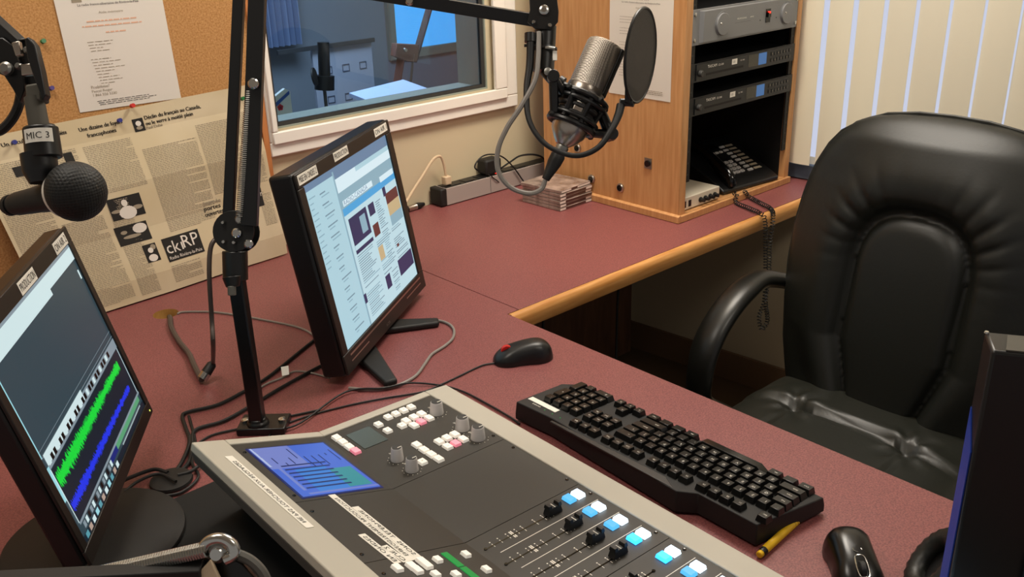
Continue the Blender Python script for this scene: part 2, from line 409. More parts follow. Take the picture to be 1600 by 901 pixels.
class Sheet:                                        # a sheet hung between four real corners, bulging a little
    def __init__(s, TL, TR, BR, BL, bulge=0, n=V(0, -1, 0), fold=0):
        s.c = [V(*q) for q in (TL, TR, BR, BL)]; s.bg = bulge; s.n = n; s.fo = fold
    def S(s, u, v, h=0):                            # u left to right, v top to bottom
        TL, TR, BR, BL = s.c
        if s.fo: h = h+s.fo*(abs(((v*2.0+.25) % 1)-.5)*2*.9+abs(((u*2.0+.1) % 1)-.5)*.9)
        return (TL*(1-u)+TR*u)*(1-v)+(BL*(1-u)+BR*u)*v + s.n*(h+s.bg*math.sin(PI*min(max(v, 0), 1))*(.6+.4*math.sin(5*u)))
    def uv(s, x, y):
        p = np.array([.5, .5]); t = V(x, y)
        for _ in range(12):
            f0 = proj(s.S(*p))-t; J = np.array([(proj(s.S(p[0]+1e-4, p[1]))-t-f0)/1e-4, (proj(s.S(p[0], p[1]+1e-4))-t-f0)/1e-4]).T
            p = p-np.linalg.solve(J, f0)
        return float(p[0]), float(p[1])
    def sheet(s, b, nu=16, nv=16, m=0, u0=0, u1=1, v0=0, v1=1, h=0):
        vs = [s.S(u0+(u1-u0)*i/nu, v0+(v1-v0)*j/nv, h) for j in range(nv+1) for i in range(nu+1)]
        fs = [(j*(nu+1)+i, (j+1)*(nu+1)+i, (j+1)*(nu+1)+i+1, j*(nu+1)+i+1) for j in range(nv) for i in range(nu)]
        b.add(vs, fs, m)
    def rect(s, b, u0, v0, u1, v1, m, h=.0006, nv=1): s.sheet(b, max(1, int((u1-u0)*14)), nv, m, u0, u1, v0, v1, h)
    def text(s, b, t, u, v, hgt, width, m, h=.0007):  # hgt, width as shares of the sheet
        vs, fs = glyph(t); x0 = min(p[0] for p in vs); x1 = max(p[0] for p in vs)
        b.add([s.S(u+(p[0]-x0)/(x1-x0)*width, v-p[1]*hgt, h) for p in vs], fs, m)
    def lines(s, b, u0, v0, u1, v1, pitch, m, ww=.012, thick=.42):
        v = v0
        while v < v1:
            u = u0; end = u1 if random.random() > .15 else u1-(u1-u0)*random.uniform(.1, .5)
            while u < end:
                w_ = ww*random.uniform(.3, 1.4); e = min(u+w_, end)
                s.rect(b, u, v, e, v+pitch*thick, m, .0006); u = e+ww*.22
            v += pitch

nTL = on_y(-62, 222, YB-.003); nTR = on_y(388, 131, YB-.010); nBR = on_z(447, 394, .004); nBL = on_z(85, 512, .004)
N = Sheet(nTL, nTR, nBR, nBL, .004, fold=.009)
b = MB(); N.sheet(b, 40, 40, 0); N.sheet(b, 40, 40, 0, 0.0, 1, 0, 1, -.0008)
def nr(x0, y0, x1, y1, m, h=.0006):
    a = N.uv(x0, y0); c = N.uv(x1, y1); N.rect(b, a[0], a[1], c[0], c[1], m, h, 4); return a, c
# columns of body text, each given by its upper left and lower right corner on the page
cols = [((128, 222), (196, 236)), ((128, 246), (150, 290)), ((215, 222), (300, 345)), ((306, 205), (349, 290)), ((318, 225), (352, 300)),
        ((170, 270), (215, 305)), ((245, 300), (308, 360)), ((383, 190), (392, 300))]
def col(u0, v0, u1, v1, p=.0088): N.lines(b, u0, v0, u1, v1, p, 2)
hu = [N.uv(x, y) for x, y in ((0, 230), (110, 208), (125, 210), (190, 200), (205, 190), (300, 190), (305, 200), (350, 190), (165, 480), (252, 440), (325, 415), (225, 260), (195, 215), (275, 430))]
U1 = N.uv(112, 205)[0]; U2 = N.uv(200, 190)[0]; U3 = N.uv(303, 200)[0]; U4 = 1.0
VB = .985
g = .012
col(g, .14, U1*.5-g/2, .62); col(U1*.5+g/2, .14, U1-g, .20); col(g, .70, U1*.5-g/2, .97); col(U1*.5+g/2, .50, U1-g, .97)
col(U1+g, .145, U2-g, .40); m12 = (U1+U2)/2; col(U1+g, .44, m12-g/2, .97); 
ph1 = N.uv(165, 313); ph1e = N.uv(228, 333); ph2 = N.uv(177, 357); ph2e = N.uv(238, 372); ph3 = N.uv(221, 384); ph3e = N.uv(252, 405)
col(m12+g/2, .43, U2-g, ph1[1]-.02); col(m12+g/2, ph2e[1]+.02, ph3[0]-g/2, .97)
col(U2+g, .22, U3-g/2, .60); col(U3+g/2, .16, U3+(1-U3)*.62, N.uv(317, 308)[1]); col(U3+(1-U3)*.65, .14, .985, .55)
ck = N.uv(251, 374); cke = N.uv(320, 392)
col(U2+g, .61, U3-.02, ck[1]-.02); col(ck[0], cke[1]+.025, cke[0]-.03, .955, .010); col(.93, .62, .985, .80)
def photo(a, e, kind):
    N.rect(b, a[0], a[1], e[0], e[1], 1, .0008, 3); W, H = e[0]-a[0], e[1]-a[1]
    def blob(cx, cy, rx, ry, m, h):
        vs = [N.S(a[0]+W*(cx+rx*math.cos(t*PI/7)), a[1]+H*(cy+ry*math.sin(t*PI/7)), h) for t in range(14)]; b.add(vs, [tuple(range(13, -1, -1))], m)
    if kind == 'portrait': blob(.5, .38, .26, .2, 3, .0011); blob(.5, .72, .3, .14, 2, .0012)
    if kind == 'singer': blob(.5, .75, .26, .3, 3, .0011); blob(.48, .3, .09, .16, 3, .0012); blob(.2, .6, .18, .08, 2, .0010); blob(.82, .6, .16, .1, 2, .0010)
    if kind == 'desk': blob(.75, .3, .22, .26, 3, .0011); blob(.45, .62, .28, .09, 2, .0012); blob(.25, .35, .1, .1, 2, .0010)
    if kind == 'person': blob(.5, .35, .2, .15, 3, .0011); blob(.5, .78, .34, .2, 3, .0012); blob(.75, .2, .2, .15, 2, .001)
photo(ph1, ph1e, 'singer'); photo(ph2, ph2e, 'desk'); photo(ph3, ph3e, 'person')
photo(N.uv(205, 187), N.uv(228, 203), 'portrait')
N.rect(b, ck[0], ck[1], cke[0], cke[1], 1, .0008, 3)
W, H = cke[0]-ck[0], cke[1]-ck[1]
N.text(b, 'ck', ck[0]+W*.05, ck[1]+H*.66, H*.72, W*.36, 3, .0012); N.text(b, 'RP', ck[0]+W*.50, ck[1]+H*.60, H*.76, W*.44, 3, .0012)
N.text(b, 'ı', ck[0]+W*.45, ck[1]+H*.64, H*.7, W*.04, 3, .0012); N.text(b, 'Radio Rivière-la-Paix', ck[0]+W*.05, ck[1]+H*.92, H*.2, W*.9, 3, .0012)
def head(t, x0, y0, x1, y1, hg, m=1):
    a = N.uv(x0, y0); e = N.uv(x1, y1)
    for k in (0, .0012): N.text(b, t, a[0]+k, a[1], hg, e[0]-a[0], m, .0007+k*.1)
head('Une dizaine de foyers', 124, 206, 192, 195, .030); head('francophones', 137, 215, 182, 206, .030)
head('Un recul', 3, 230, 38, 224, .030); head('inquiète', 83, 213, 104, 208, .030)
head('Déclin du français au Canada,', 226, 187, 314, 171, .030); head('ou le verre à moitié plein', 228, 196, 302, 183, .030); head('Paul Dubé', 229, 202, 254, 197, .022, 2)
head('Journée', 317, 322, 345, 316, .034, 2); head('portes', 319, 330, 345, 324, .036); head('ouvertes', 321, 339, 350, 332, .036)
nr(401, 302, 411, 300, 1); k_ = N.uv(398, 295); k2_ = N.uv(412, 315); N.rect(b, k_[0], k_[1], k2_[0], k2_[1]+.02, 1, .0008, 3); N.text(b, 'fr', k_[0]+.01, k_[1]+.05, .05, .018, 3, .0012)
for xa, ya, xb, yb, m in ((18, 262, 14, 275, 1), (97, 240, 111, 232, 1)):
    a = N.uv(xa, ya); N.rect(b, a[0], a[1], a[0]+.03, a[1]+.05, m, .0008)
for q in range(8):
    a = N.uv(28+q*4, 262); N.rect(b, a[0], a[1]-.03, a[0]+.002, a[1]+.10, 2, .0008)
tag(b.build('newspaper', [M_['news'], M_['ink'], M_['inklight'], M_['paper']], smooth=False), 'open newspaper sheet pinned to the cork board, its lower edge on the desk', 'newspaper')

# notice on cork board
YP = YB-.0016
na = on_y(125, 176, YP); nb = on_y(283, 153, YP); nc = on_y(250, 0, YP); nd = on_y(88, 0, YP)
up = unit((nc-nb)+(nd-na)); L = .30
NP = Sheet(na+up*L, nb+up*L, nb, na, .0015)
b = MB(); NP.sheet(b, 4, 10, 0)
def pl(t, x0, y0, x1, y1, hg, m=1):
    a = NP.uv(x0, y0); e = NP.uv(x1, y1); NP.text(b, t, a[0], a[1], hg, e[0]-a[0], m)
def pln(x0, y0, x1, n, dy, m=1):
    for i in range(n):
        a = NP.uv(x0+i*2, y0+dy*i); e = NP.uv(x1+random.uniform(-18, 6), y0+dy*i); NP.lines(b, a[0], a[1], e[0], a[1]+.004, .006, m, .05, .6)
a = NP.uv(110, -4); NP.rect(b, a[0], a[1], a[0]+.09, a[1]+.035, 3)
pl('La radio franco-albertaine de Rivière-la-Paix', 121, 10, 216, 1, .022, 1); pl('Aide mémoire', 154, 21, 192, 17, .022, 3)
for i, (xa, xb) in enumerate(((135, 215), (128, 222), (165, 196))): 
    a = NP.uv(xa, 33+i*8); e = NP.uv(xb, 29+i*8); NP.lines(b, a[0], a[1], e[0], a[1]+.008, .02, 4, .05, .45)
pln(136, 66, 176, 4, 4.6, 3); pln(142, 93, 190, 9, 4.6, 3); pl('Problème?', 143, 139, 171, 134, .030, 3); pl('Pascal Roger', 144, 145, 176, 140, .026, 3); pl('1 866 556 5230', 146, 151, 183, 146, .026, 3)
pln(152, 158, 250, 3, 2.6, 1)
tag(b.build('notice_sheet', [M_['paper'], M_['ink'], M_['news'], M_['inklight'], M_['orange']], smooth=False), 'white typed sheet pinned to the cork board above the newspaper', 'paper')

def pin(x, y, Y, m, label):
    p = on_y(x, y, Y); t = thing('push_pin', p, label, 'push pin', 'push pins on the cork board')
    ax = V(0, -1, .25)
    b = MB(); b.lathe(p+unit(ax)*.006, ax, [(.0042, 0), (.0046, .001), (.0028, .003), (.0024, .0075), (.0046, .0095), (.0044, .012)], 14); b.build('pin_head', m, t)
    b = MB(); b.cyl(p, p+unit(ax)*.007, .0007, 6); b.build('pin_shaft', M_['steel'], t)
pin(65, 66, YB, M_['pingreen'], 'green push pin alone on bare cork at the upper left, left of the typed sheet')
pin(78, 139, YB, M_['pinpurple'], 'dark purple push pin on bare cork just right of the small round microphone clamp')
def npin(x, y, m, label):
    q = N.S(*N.uv(x, y)); pin(x, y, q[1]-.001, m, label)
npin(20, 223, M_['pinblue'], 'blue push pin at the left end of the newspaper, left of the MIC 3 label')
npin(184, 189, M_['pinblue'], 'blue push pin on the newspaper over the headline word francophones')
npin(204, 166, M_['red'], 'red push pin at the bottom edge of the typed sheet')
npin(376, 155, M_['pingreen'], 'green push pin at the right end of the newspaper, between the two boom bars')

# ================================================================== EQUIPMENT CABINET
CXL, CXR, CYF, CYB, CH = .70, 1.213, .124, .62, .95
cab = thing('equipment_cabinet', (.955, .37, .001), 'open-front beech rack cabinet standing on the counter', 'cabinet')
b = MB(); b.bb((CXL, CYF, .001), (CXL+.027, CYB, CH)); b.build('side_panel', M_['wood'], cab, bevel=.001)
b = MB(); b.bb((CXR-.02, CYF, .001), (CXR, CYB, CH)); b.build('side_panel', M_['wood'], cab, bevel=.001)
b = MB(); b.bb((CXL+.027, CYB-.012, .018), (CXR-.02, CYB, CH)); b.build('back_panel', mat('cabinet_back_board', '#a3683c', .6), cab)
b = MB(); b.bb((CXL+.027, CYF+.001, .001), (CXR-.02, CYB-.012, .018)); b.build('base_panel', M_['wood'], cab)
b = MB(); b.bb((CXL+.027, CYF, CH-.02), (CXR-.02, CYB-.012, CH)); b.build('top_panel', M_['wood'], cab)
b = MB()
b.prism([(CXL-.011, CYF-.01, .001), (CXL-.0004, CYF-.01, .001), (CXL-.0004, CYF-.01, .020), (CXL-.003, CYF-.01, .022), (CXL-.011, CYF-.01, .018)], (0, CYB-CYF, 0))
b.bb((CXL-.0004, CYF-.01, .001), (CXR-.001, CYF-.0004, .018)); b.build('base_molding', M_['wood'], cab, bevel=.0008)
for xa in (CXL+.0275, CXR-.0385):
    b = MB(); b.bb((xa, CYF+.004, .10), (xa+.018, CYF+.008, CH-.03))
    for i in range(26): b.cyl((xa+.009, CYF+.0042, .12+i*.03), (xa+.009, CYF+.0035, .12+i*.03), .0028, 8, 1)
    b.build('rack_rail', [M_['rubber'], M_['ampd']], cab)
SP = Plane((CXL, 0, 0), (0, -1, 0), (0, 0, 1), (-1, 0, 0))
for x, y, sq_, lab in ((1013, 255, True, 'chrome jack plate'), (970, 293, False, None), (925, 279, False, None), (903, 231, False, None)):
    u, v = SP.uv(x, y); b = MB()
    if sq_: b.pbox(SP, u, v, .024, .028, .0003, .002, 0)
    else: b.lathe(SP.P(u, v, .0002), SP.n, [(.0125, 0), (.0125, .004), (.010, .006), (.0085, .006)], 24, 2)
    b.lathe(SP.P(u, v, .002), SP.n, [(.0085, 0), (.0085, .0045), (.0065, .0046)], 20, 1)
    j = b.build('panel_jack', [M_['steel'], M_['blackg'], M_['nickel']], cab)
    if lab: j['label'] = lab
for xa in (CXR-.0212,):
    b = MB(); b.bb((xa, CYF+.02, .019), (xa+.001, CYB-.013, CH-.022)); b.build('side_lining', M_['rubber'], cab)
# cables of the wall gap
def wires(name, pts, r, m, label, cat='cable', group=None, n=8, sm=6):
    b = MB(); b.tube(pts, r, n, 0, sm); return tag(b.build(name, m), label, cat, group)

# sheet on the cabinet side
pa = SP.uv(952, 140); pb = SP.uv(1048, 158)
b = MB(); PS = Sheet(SP.P(pa[0], .60, .0012), SP.P(pb[0], .60, .0012), SP.P(pb[0], .308, .0012), SP.P(pa[0], .308, .0012), 0, SP.n)
PS.sheet(b, 3, 4, 0)
PS.rect(b, .17, .145, .25, .175, 1)
PS.text(b, 'RADIO RIVIÈRE-LA-PAIX', .30, .155, .022, .42, 1); PS.text(b, 'CKRP FM', .42, .178, .02, .2, 1); PS.text(b, 'La radio franco-albertaine de Rivière-la-Paix', .2, .205, .017, .6, 1)
PS.text(b, 'Aide mémoire', .42, .25, .02, .2, 2)
for i in range(22): 
    if i not in (3, 7, 8, 15): PS.lines(b, .17, .32+i*.024, .35+random.uniform(.1, .42), .33+i*.024, .03, 3, .03, .14)
PS.lines(b, .5, .925, .88, .96, .014, 2, .03, .4)
tag(b.build('notice_sheet', [M_['paper'], M_['ink'], M_['inklight'], mat('faint_ink', '#a59c90', .8)], smooth=False), 'white sheet taped to the cabinet side behind the round pop filter', 'paper')

# ---- rack units
RF = CYF+.0035
def rack(name, z0, z1, label, face, face_detail, D=.30, cat='rack unit', x0=.727, x1=1.190, bev=.0015):
    t = thing(name, ((x0+x1)/2, RF, z0), label, cat)
    b = MB(); b.bb((x0+.018, RF+.0005, z0+.002), (x1-.018, RF+D, z1-.002)); b.build('housing', M_['unit'], t, bevel=.001)
    P = Plane((x0, RF-.0035, z0), (1, 0, 0), (0, 0, 1), (0, -1, 0)); face_detail(P, t, x1-x0, z1-z0)
    return t
def amp_face(P, t, W, H):
    b = MB(); b.pbox(P, W/2, H/2, W, H, -.0035, 0, 0)
    b.pbox(P, W/2, H/2, W-.052, H-.008, 0, .008, 0, .96)
    b.text('PROFESSIONAL', P, W*.37, H*.55, .006, 2, .0086); b.rect(P, W*.35, H*.46, W*.50, H*.465, .0084, 1); b.text('AMP 60', P, W*.49, H*.55, .005, 2, .0086)
    for q in (.59, .75): b.lathe(P.P(W*q, H*(.42), .008), P.n, [(.002, 0), (.002, .001)], 8, 1)
    b.build('face_plate', [M_['amp'], M_['ampd'], M_['label']], t, bevel=.001)
    for u in (W*.235, W*.855):
        b = MB(); b.lathe(P.P(u, H*.5, .0079), P.n, [(.030, 0), (.030, .0015), (.0290, .0015), (.0285, .0005), (.0275, .0005), (.0272, .0045), (.026, .0055), (.001, .0058)], 40, 0)
        b.lathe(P.P(u-.012, H*.53, .0136), P.n, [(.003, 0), (.002, .0015)], 10, 1)
        k = b.build('volume_knob', [M_['amp'], M_['chrome']], t)
    b = MB(); b.pbox(P, W*.665, H*.52, .020, .034, .008, .0095, 0); b.pbox(P, W*.665, H*.55, .012, .012, .0095, .014, 0); b.pbox(P, W*.665, H*.62, .005, .005, .0096, .0145, 1); b.build('power_switch', [M_['blackg'], M_['redglow']], t)
    for u in (.008, W-.008):
        for v in (.012, H-.012):
            b = MB(); b.lathe(P.P(u, v, 0), P.n, [(.005, 0), (.005, .0015), (.003, .003)], 12); b.build('rack_screw', M_['chrome'], t)
rack('power_amplifier', .4445, .5295, 'grey metal amplifier with two large knobs, topmost unit in the cabinet', None, amp_face, cat='amplifier')
def cd_face(P, t, W, H):
    b = MB(); b.pbox(P, W/2, H/2, W, H, -.0035, 0, 0); b.pbox(P, W/2, H/2, W-.04, H-.006, 0, .0025, 0)
    b.text('TASCAM', P, W*.14, H*.66, .010, 2, .003); b.text('CD-500', P, W*.235, H*.66, .007, 2, .003)
    b.rect(P, W*.36, H*.55, W*.41, H*.85, .0031, 2); b.text('CD', P, W*.37, H*.65, .007, 3, .0034)
    b.pbox(P, W*.30, H*.34, W*.34, H*.12, .0025, .0032, 3)
    b.text('CD  MP3', P, W*.44, H*.66, .005, 2, .003)
    b.build('face_plate', [M_['unit'], M_['ampd'], M_['label'], M_['ink']], t, bevel=.0008)
    b = MB(); b.rect(P, W*.52, H*.2, W*.62, H*.86, .0030, 0); b.rect(P, W*.62, H*.2, W*.70, H*.86, .0030, 1); b.build('display', [mat('display_dark', '#3a382f', .2), glow('display_blue', '#4a86c8', .5)], t)
    for i in range(7):
        for j in range(2):
            b = MB(); b.pbox(P, W*(.755+.031*i), H*(.32+.36*j), W*.020, H*.2, .0025, .0045, 0); b.text('▶' if (i+j) % 2 else 'o', P, W*(.755+.031*i)-.002, H*(.30+.36*j), .004, 1, .0048); b.build('button', [M_['ampd'], M_['inklight']], t, bevel=.0005)
    b = MB(); b.lathe(P.P(W*.075, H*.45, .0025), P.n, [(.008, 0), (.0078, .006), (.006, .008)], 20); b.build('dial', M_['ampd'], t)
r1 = rack('disc_player', .354, .400, 'black rack disc player directly below the grey amplifier', None, cd_face, cat='disc player')
r2 = rack('disc_player', .270, .316, 'black rack disc player, lower of the two, above the empty rack space', None, cd_face, cat='disc player')
for r in (r1, r2): r['group'] = 'black disc players in the rack'

# ---- white preamp, black box, phone, on the cabinet floor
FZ = .0185
t = thing('headphone_amplifier', (.81, .17, FZ), 'small off-white audio box with black knobs, front left on the cabinet floor', 'audio box')
bx0, bx1, by0, by1, bz = .728, .893, CYF+.012, CYF+.13, FZ+.036
b = MB(); b.bb((bx0, by0, FZ+.002), (bx1, by1, bz)); b.text('A B', Plane((bx0, by0, FZ), (1, 0, 0), (0, 0, 1), (0, -1, 0)), .012, .026, .005, 1, .0003); b.build('case', [M_['whitebox'], M_['ink']], t, bevel=.002)
PB = Plane((bx0, by0, FZ), (1, 0, 0), (0, 0, 1), (0, -1, 0))
for u in (.012, .034):
    b = MB(); b.pbox(PB, u, .018, .010, .017, .0002, .002); b.build('socket', M_['blackg'], t)
for u in (.080, .100, .122, .142):
    b = MB(); b.lathe(PB.P(u, .017, .0002), PB.n, [(.0075, 0), (.0075, .003), (.0055, .004), (.005, .014)], 16); b.build('knob', M_['black'], t)
t = thing('audio_interface', (.82, .40, FZ), 'dark low box with a row of tiny white marks behind the white audio box', 'audio box')
b = MB(); b.bb((.735, .29, FZ), (.90, .48, FZ+.05)); b.build('case', M_['blackm'], t, bevel=.003)
b = MB()
for i in range(5): b.pbox(Plane((.74, .29, FZ), (1, 0, 0), (0, 0, 1), (0, -1, 0)), .02+.012*i, .036, .003, .010, .0002, .0012)
b.build('markings', M_['inklight'], t)

PHO = V(*on_z(1162, 300, FZ)); PHO[2] = FZ
# phone frame: front edge runs roughly along +x, keys facing up and forward
pa_ = unit(V(.97, -.10, 0)); pb_ = np.cross(V(0, 0, 1), pa_)
ph = thing('desk_phone', (1.04, .25, FZ), 'black office desk phone with a coiled cord inside the cabinet', 'telephone')
p0 = V(.925, .145, FZ); PW, PL = .235, .205
tilt = math.radians(22)
b = MB(); pr = [(0, .012), (PL*.12, .024), (PL, .024+math.tan(tilt)*PL*.9), (PL, 0.001), (0, 0.001)]
b.prism([p0+pb_*y+V(0, 0, z) for y, z in pr], pa_*PW); b.build('body', M_['black'], ph, bevel=.004)
KP = Plane(p0+V(0, 0, .0245)+pb_*PL*.12, pa_, pb_*math.cos(tilt)*1.0+V(0, 0, math.sin(tilt)))
for i in range(3):
    for j in range(4):
        b = MB(); b.pbox(KP, .095+i*.019, .028+j*.016, .014, .010, -.001, .0035, 0, .9); b.text('123456789*0#'[(3-j)*3+i], KP, .093+i*.019, .025+j*.016, .008, 1, .004); b.build('dial_key', [M_['knob'], M_['ink']], ph)
for j in range(8):
    b = MB(); b.pbox(KP, .165, .025+j*.017, .020, .008, -.001, .003, 0, .9); b.build('feature_key', M_['knob'], ph)
for j in range(8):
    b = MB(); b.rect(KP, .182, .022+j*.017, .212, .031+j*.017, .0008); b.build('key_label', M_['inklight'], ph)
for i in range(4):
    b = MB(); b.pbox(KP, .09+i*.017, .125, .012, .008, -.001, .003, 0, .9); b.build('feature_key', M_['knob'], ph)
b = MB(); b.rect(KP, .085, .142, .15, .168, .001); b.build('screen', M_['blackg'], ph)
h0 = KP.P(.038, -.012, .010); h1 = KP.P(.038, .175, .014)
b = MB(); b.tube([h0-V(0, 0, .014), h0+pb_*.012+V(0, 0, .012), (h0+h1)/2+V(0, 0, .022), h1-pb_*.012+V(0, 0, .012), h1-V(0, 0, .012)], [.020, .022, .016, .022, .020], 14, 0, 6, .62, (0, 0, 1)); b.build('handset', M_['blackg'], ph)

def helix(path, R, turns, r, n=5, m=0, b=None, step=10):
    b = b or MB(); P = smooth_path(path, 14); P = np.array(P); d = np.r_[0, np.cumsum(np.linalg.norm(np.diff(P, axis=0), axis=1))]
    Nn = turns*step; ts = np.linspace(0, d[-1], Nn+1); Q = np.stack([np.interp(ts, d, P[:, k]) for k in range(3)], 1); out = []; pa = None
    for k in range(Nn+1):
        t = unit(Q[min(k+1, Nn)]-Q[max(k-1, 0)]); 
        if pa is None: a = unit(np.cross(t, V(.3, .2, 1)))
        else: a = unit(pa-t*(pa@t))
        pa = a; c = np.cross(t, a); q = 2*PI*k/step
        out.append(Q[k]+(a*math.cos(q)+c*math.sin(q))*R)
    b.tube(out, r, n, m, 1); return b
CY = -.014
la = [V(.930, .118, .030), V(.935, .108, .028), on_z(1150, 316, .008), on_z(1170, 325, .008), on_z(1188, 333, .008), on_y(1195, 343, CY), on_y(1196, 380, CY), on_y(1196, 430, CY), on_y(1194, 470, CY-.01), on_y(1186, 495, CY-.01), on_y(1190, 514, CY-.02),
      on_y(1199, 500, CY-.03), on_y(1196, 470, CY-.03), on_y(1201, 430, CY-.028), on_y(1203, 380, CY-.024), on_y(1208, 340, CY-.018), on_z(1204, 326, .008), on_z(1188, 317, .008), on_z(1170, 307, .008), V(.975, .112, .028)]
b = helix(la, .0052, 118, .0014, 5); tag(b.build('phone_cord', M_['rubber']), 'black coiled phone cord hanging in a loop over the counter edge', 'cord')

# ================================================================== POWER STRIP, PLUGS, CD CASES
t = thing('power_strip', (.53, .70, .0), 'long grey metal power strip lying along the back wall', 'power strip')
sy0, sy1 = .685, .735
b = MB(); b.bb((.383, sy0, .003), (.80, sy1, .050)); b.bb((.545, sy0-.0006, .004), (.546, sy0, .049), 1); b.bb((.386, sy0+.006, .050), (.80, sy1-.005, .0515), 1); b.build('housing', [mat('grey_painted_metal', '#a39892', .45), M_['black']], t, bevel=.0015)
b = MB(); b.bb((.362, sy0-.001, .002), (.383, sy1+.001, .052)); b.build('end_cap', M_['blackm'], t, bevel=.004)
for i in range(6):
    b = MB(); b.bb((.41+.05*i, sy0+.010, .0514), (.445+.05*i, sy1-.010, .053)); b.build('outlet', M_['black'], t, bevel=.002)
b = MB(); b.bb((.575, sy0+.01, .0525), (.592, sy1-.018, .060)); b.build('lit_switch', M_['redglow'], t)
t = thing('power_plug', (.393, .712, .054), 'cream plug and cord rising from the left end of the power strip', 'plug')
pp = on_y(697, 276, .712)
b = MB(); b.bb((pp[0]-.010, .702, .0535), (pp[0]+.012, .722, .078)); b.build('plug_body', M_['beige'], t, bevel=.003)
b = MB(); b.tube([V(pp[0], .712, .076), on_y(693, 255, .712), on_y(687, 244, .71), on_y(676, 250, .708), on_y(660, 275, .70), on_y(645, 298, .69), on_y(630, 322, .665), on_z(610, 345, .004)], .0038, 8); b.build('plug_cord', M_['beige'], t)
q = on_y(765, 262, .712)
t = thing('power_adapter', (q[0], .712, .0535), 'black wall adapter block plugged into the power strip', 'power adapter')
b = MB(); b.bb((q[0]-.030, .692, .0535), (q[0]+.030, .734, .098)); b.build('block', M_['blackm'], t, bevel=.006)
b = MB(); b.tube([V(q[0]-.03, .70, .06), on_y(742, 262, .70), on_y(750, 247, .70), on_y(765, 241, .70), on_y(785, 245, .69), on_y(803, 262, .68), on_y(818, 283, .675), on_z(828, 292, .004)], .0022, 7); b.build('adapter_cord', M_['rubber'], t)
wires('thin_cable', [on_z(786, 292, .004), on_y(778, 283, .683), on_y(771, 278, .683), on_y(768, 275, .683), on_y(762, 272, .688)], .0014, M_['rubber'], 'thin black cable drooping over the front of the power strip')
wires('black_cable', [V(.60, .71, .056), V(.64, .70, .075), V(.68, .70, .085), V(.73, .69, .08), V(.76, .68, .06), V(.78, .68, .004)], .0028, M_['rubber'], 'black cable arched over the right end of the power strip')
a_, b_ = on_z(637, 327, .008), on_z(672, 316, .008); ax = unit(b_-a_)
t = thing('audio_connector', (*a_[:2], .001), 'silver and black audio connector lying by the end of the power strip', 'connector')
b = MB(); b.lathe(a_+V(0, 0, .001), ax, [(.0085, 0), (.0085, .028), (.0095, .030)], 16); b.build('shell', M_['nickel'], t)
b = MB(); b.lathe(a_+ax*.030+V(0, 0, .001), ax, [(.0095, 0), (.009, .012), (.005, .030)], 16); b.build('boot', M_['rubber'], t)
b = MB(); b.lathe(a_-ax*.022+V(0, 0, .001), ax, [(.006, -.02), (.009, 0), (.009, .022)], 16); b.build('rear_boot', M_['rubber'], t)

cd0 = V(.560, .415, 0); e1 = unit(V(1, .03, 0)); e2 = unit(V(-.03, 1, 0))
z = .0008
for k in range(6):
    rot_ = (0, .5, -1, 1, -.4, 3.0)[k]; a = math.radians(rot_); x1 = e1*math.cos(a)+e2*math.sin(a); y1 = -e1*math.sin(a)+e2*math.cos(a)
    o = cd0+e1*(0, .001, -.001, .001, .0, .002)[k]+V(0, 0, z); W, L_, H_ = .129, .146, .0085
    t = thing('cd_case', o, ['clear CD case at the very bottom of the stack of six', 'clear CD case second from the bottom of the stack', 'clear CD case third from the bottom of the stack', 'clear CD case third from the top of the stack', 'clear CD case just under the topmost one', 'scuffed clear CD case topmost on the stack, with two white spine strips'][k], 'CD case', 'CD cases stacked beside the cabinet')
    b = MB(); b.box(o+x1*W/2+y1*L_/2+V(0, 0, H_/2), (W, L_, H_), (x1, y1, V(0, 0, 1))); b.build('case', M_['clear'], t, bevel=.0008)
    P = Plane(o, x1, (0, 0, 1), -y1); b = MB()
    if k < 5: b.rect(P, .0, .0015, .022, H_-.0015, .0004, 0); b.rect(P, .022, .0015, .104, H_-.0015, .0004, 1); b.rect(P, .104, .0015, .127, H_-.0015, .0004, 0 if k != 2 else 1)
    else: b.rect(P, .004, .0015, .045, H_-.002, .0004, 0); b.rect(P, .045, .0015, .072, H_-.0015, .0004, 1); b.rect(P, .072, .0015, .126, H_-.002, .0004, 0)
    b.build('spine_label', [M_['cdw'], M_['cdd']], t, smooth=False)
    z += H_+.0012

# ================================================================== MONITORS
def monitor_plane(c, yaw, t):
    n = V(math.cos(yaw)*math.cos(t), math.sin(yaw)*math.cos(t), math.sin(t)); r = V(-math.sin(yaw), math.cos(yaw), 0)
    return Plane(c, r, np.cross(n, r), n)
def tape(b, P, u, v, w_, h_, ang, txt, m0, m1, h=.0006, hgt=.6):
    ca, sa = math.cos(ang), math.sin(ang); Q = Plane(P.P(u, v, h), P.a*ca+P.b*sa, -P.a*sa+P.b*ca, P.n)
    b.pbox(Q, 0, 0, w_, h_, 0, .0003, m0)
    if txt: b.text(txt, Q, -w_*.45, -h_*.28, h_*hgt*1.1, m1, .0006, width=w_*.9)
S1 = monitor_plane((-.248, .123, .207), -.981, .158)
m1 = thing('computer_monitor', (-.25, .12, .001), 'black desktop monitor showing a light blue web page, mid desk by the window', 'monitor')
b = MB(); L0, R0, T0, B0 = -.212, .215, .178, -.190
b.pbox(S1, (L0+R0)/2, (T0+B0)/2, R0-L0, T0-B0, -.046, -.0015)
b.pbox(S1, 0, 0, .30, .25, -.075, -.045, 0)
b.build('housing', M_['black'], m1, bevel=.006, seg=3)
b = MB(); sw, sh = .376/2, .301/2
b.prism([S1.P(L0+.002, T0-.002, -.0014), S1.P(L0+.002, sh+.0005, -.0014), S1.P(R0-.002, sh+.0005, -.0014), S1.P(R0-.002, T0-.002, -.0014)], S1.n*.005)
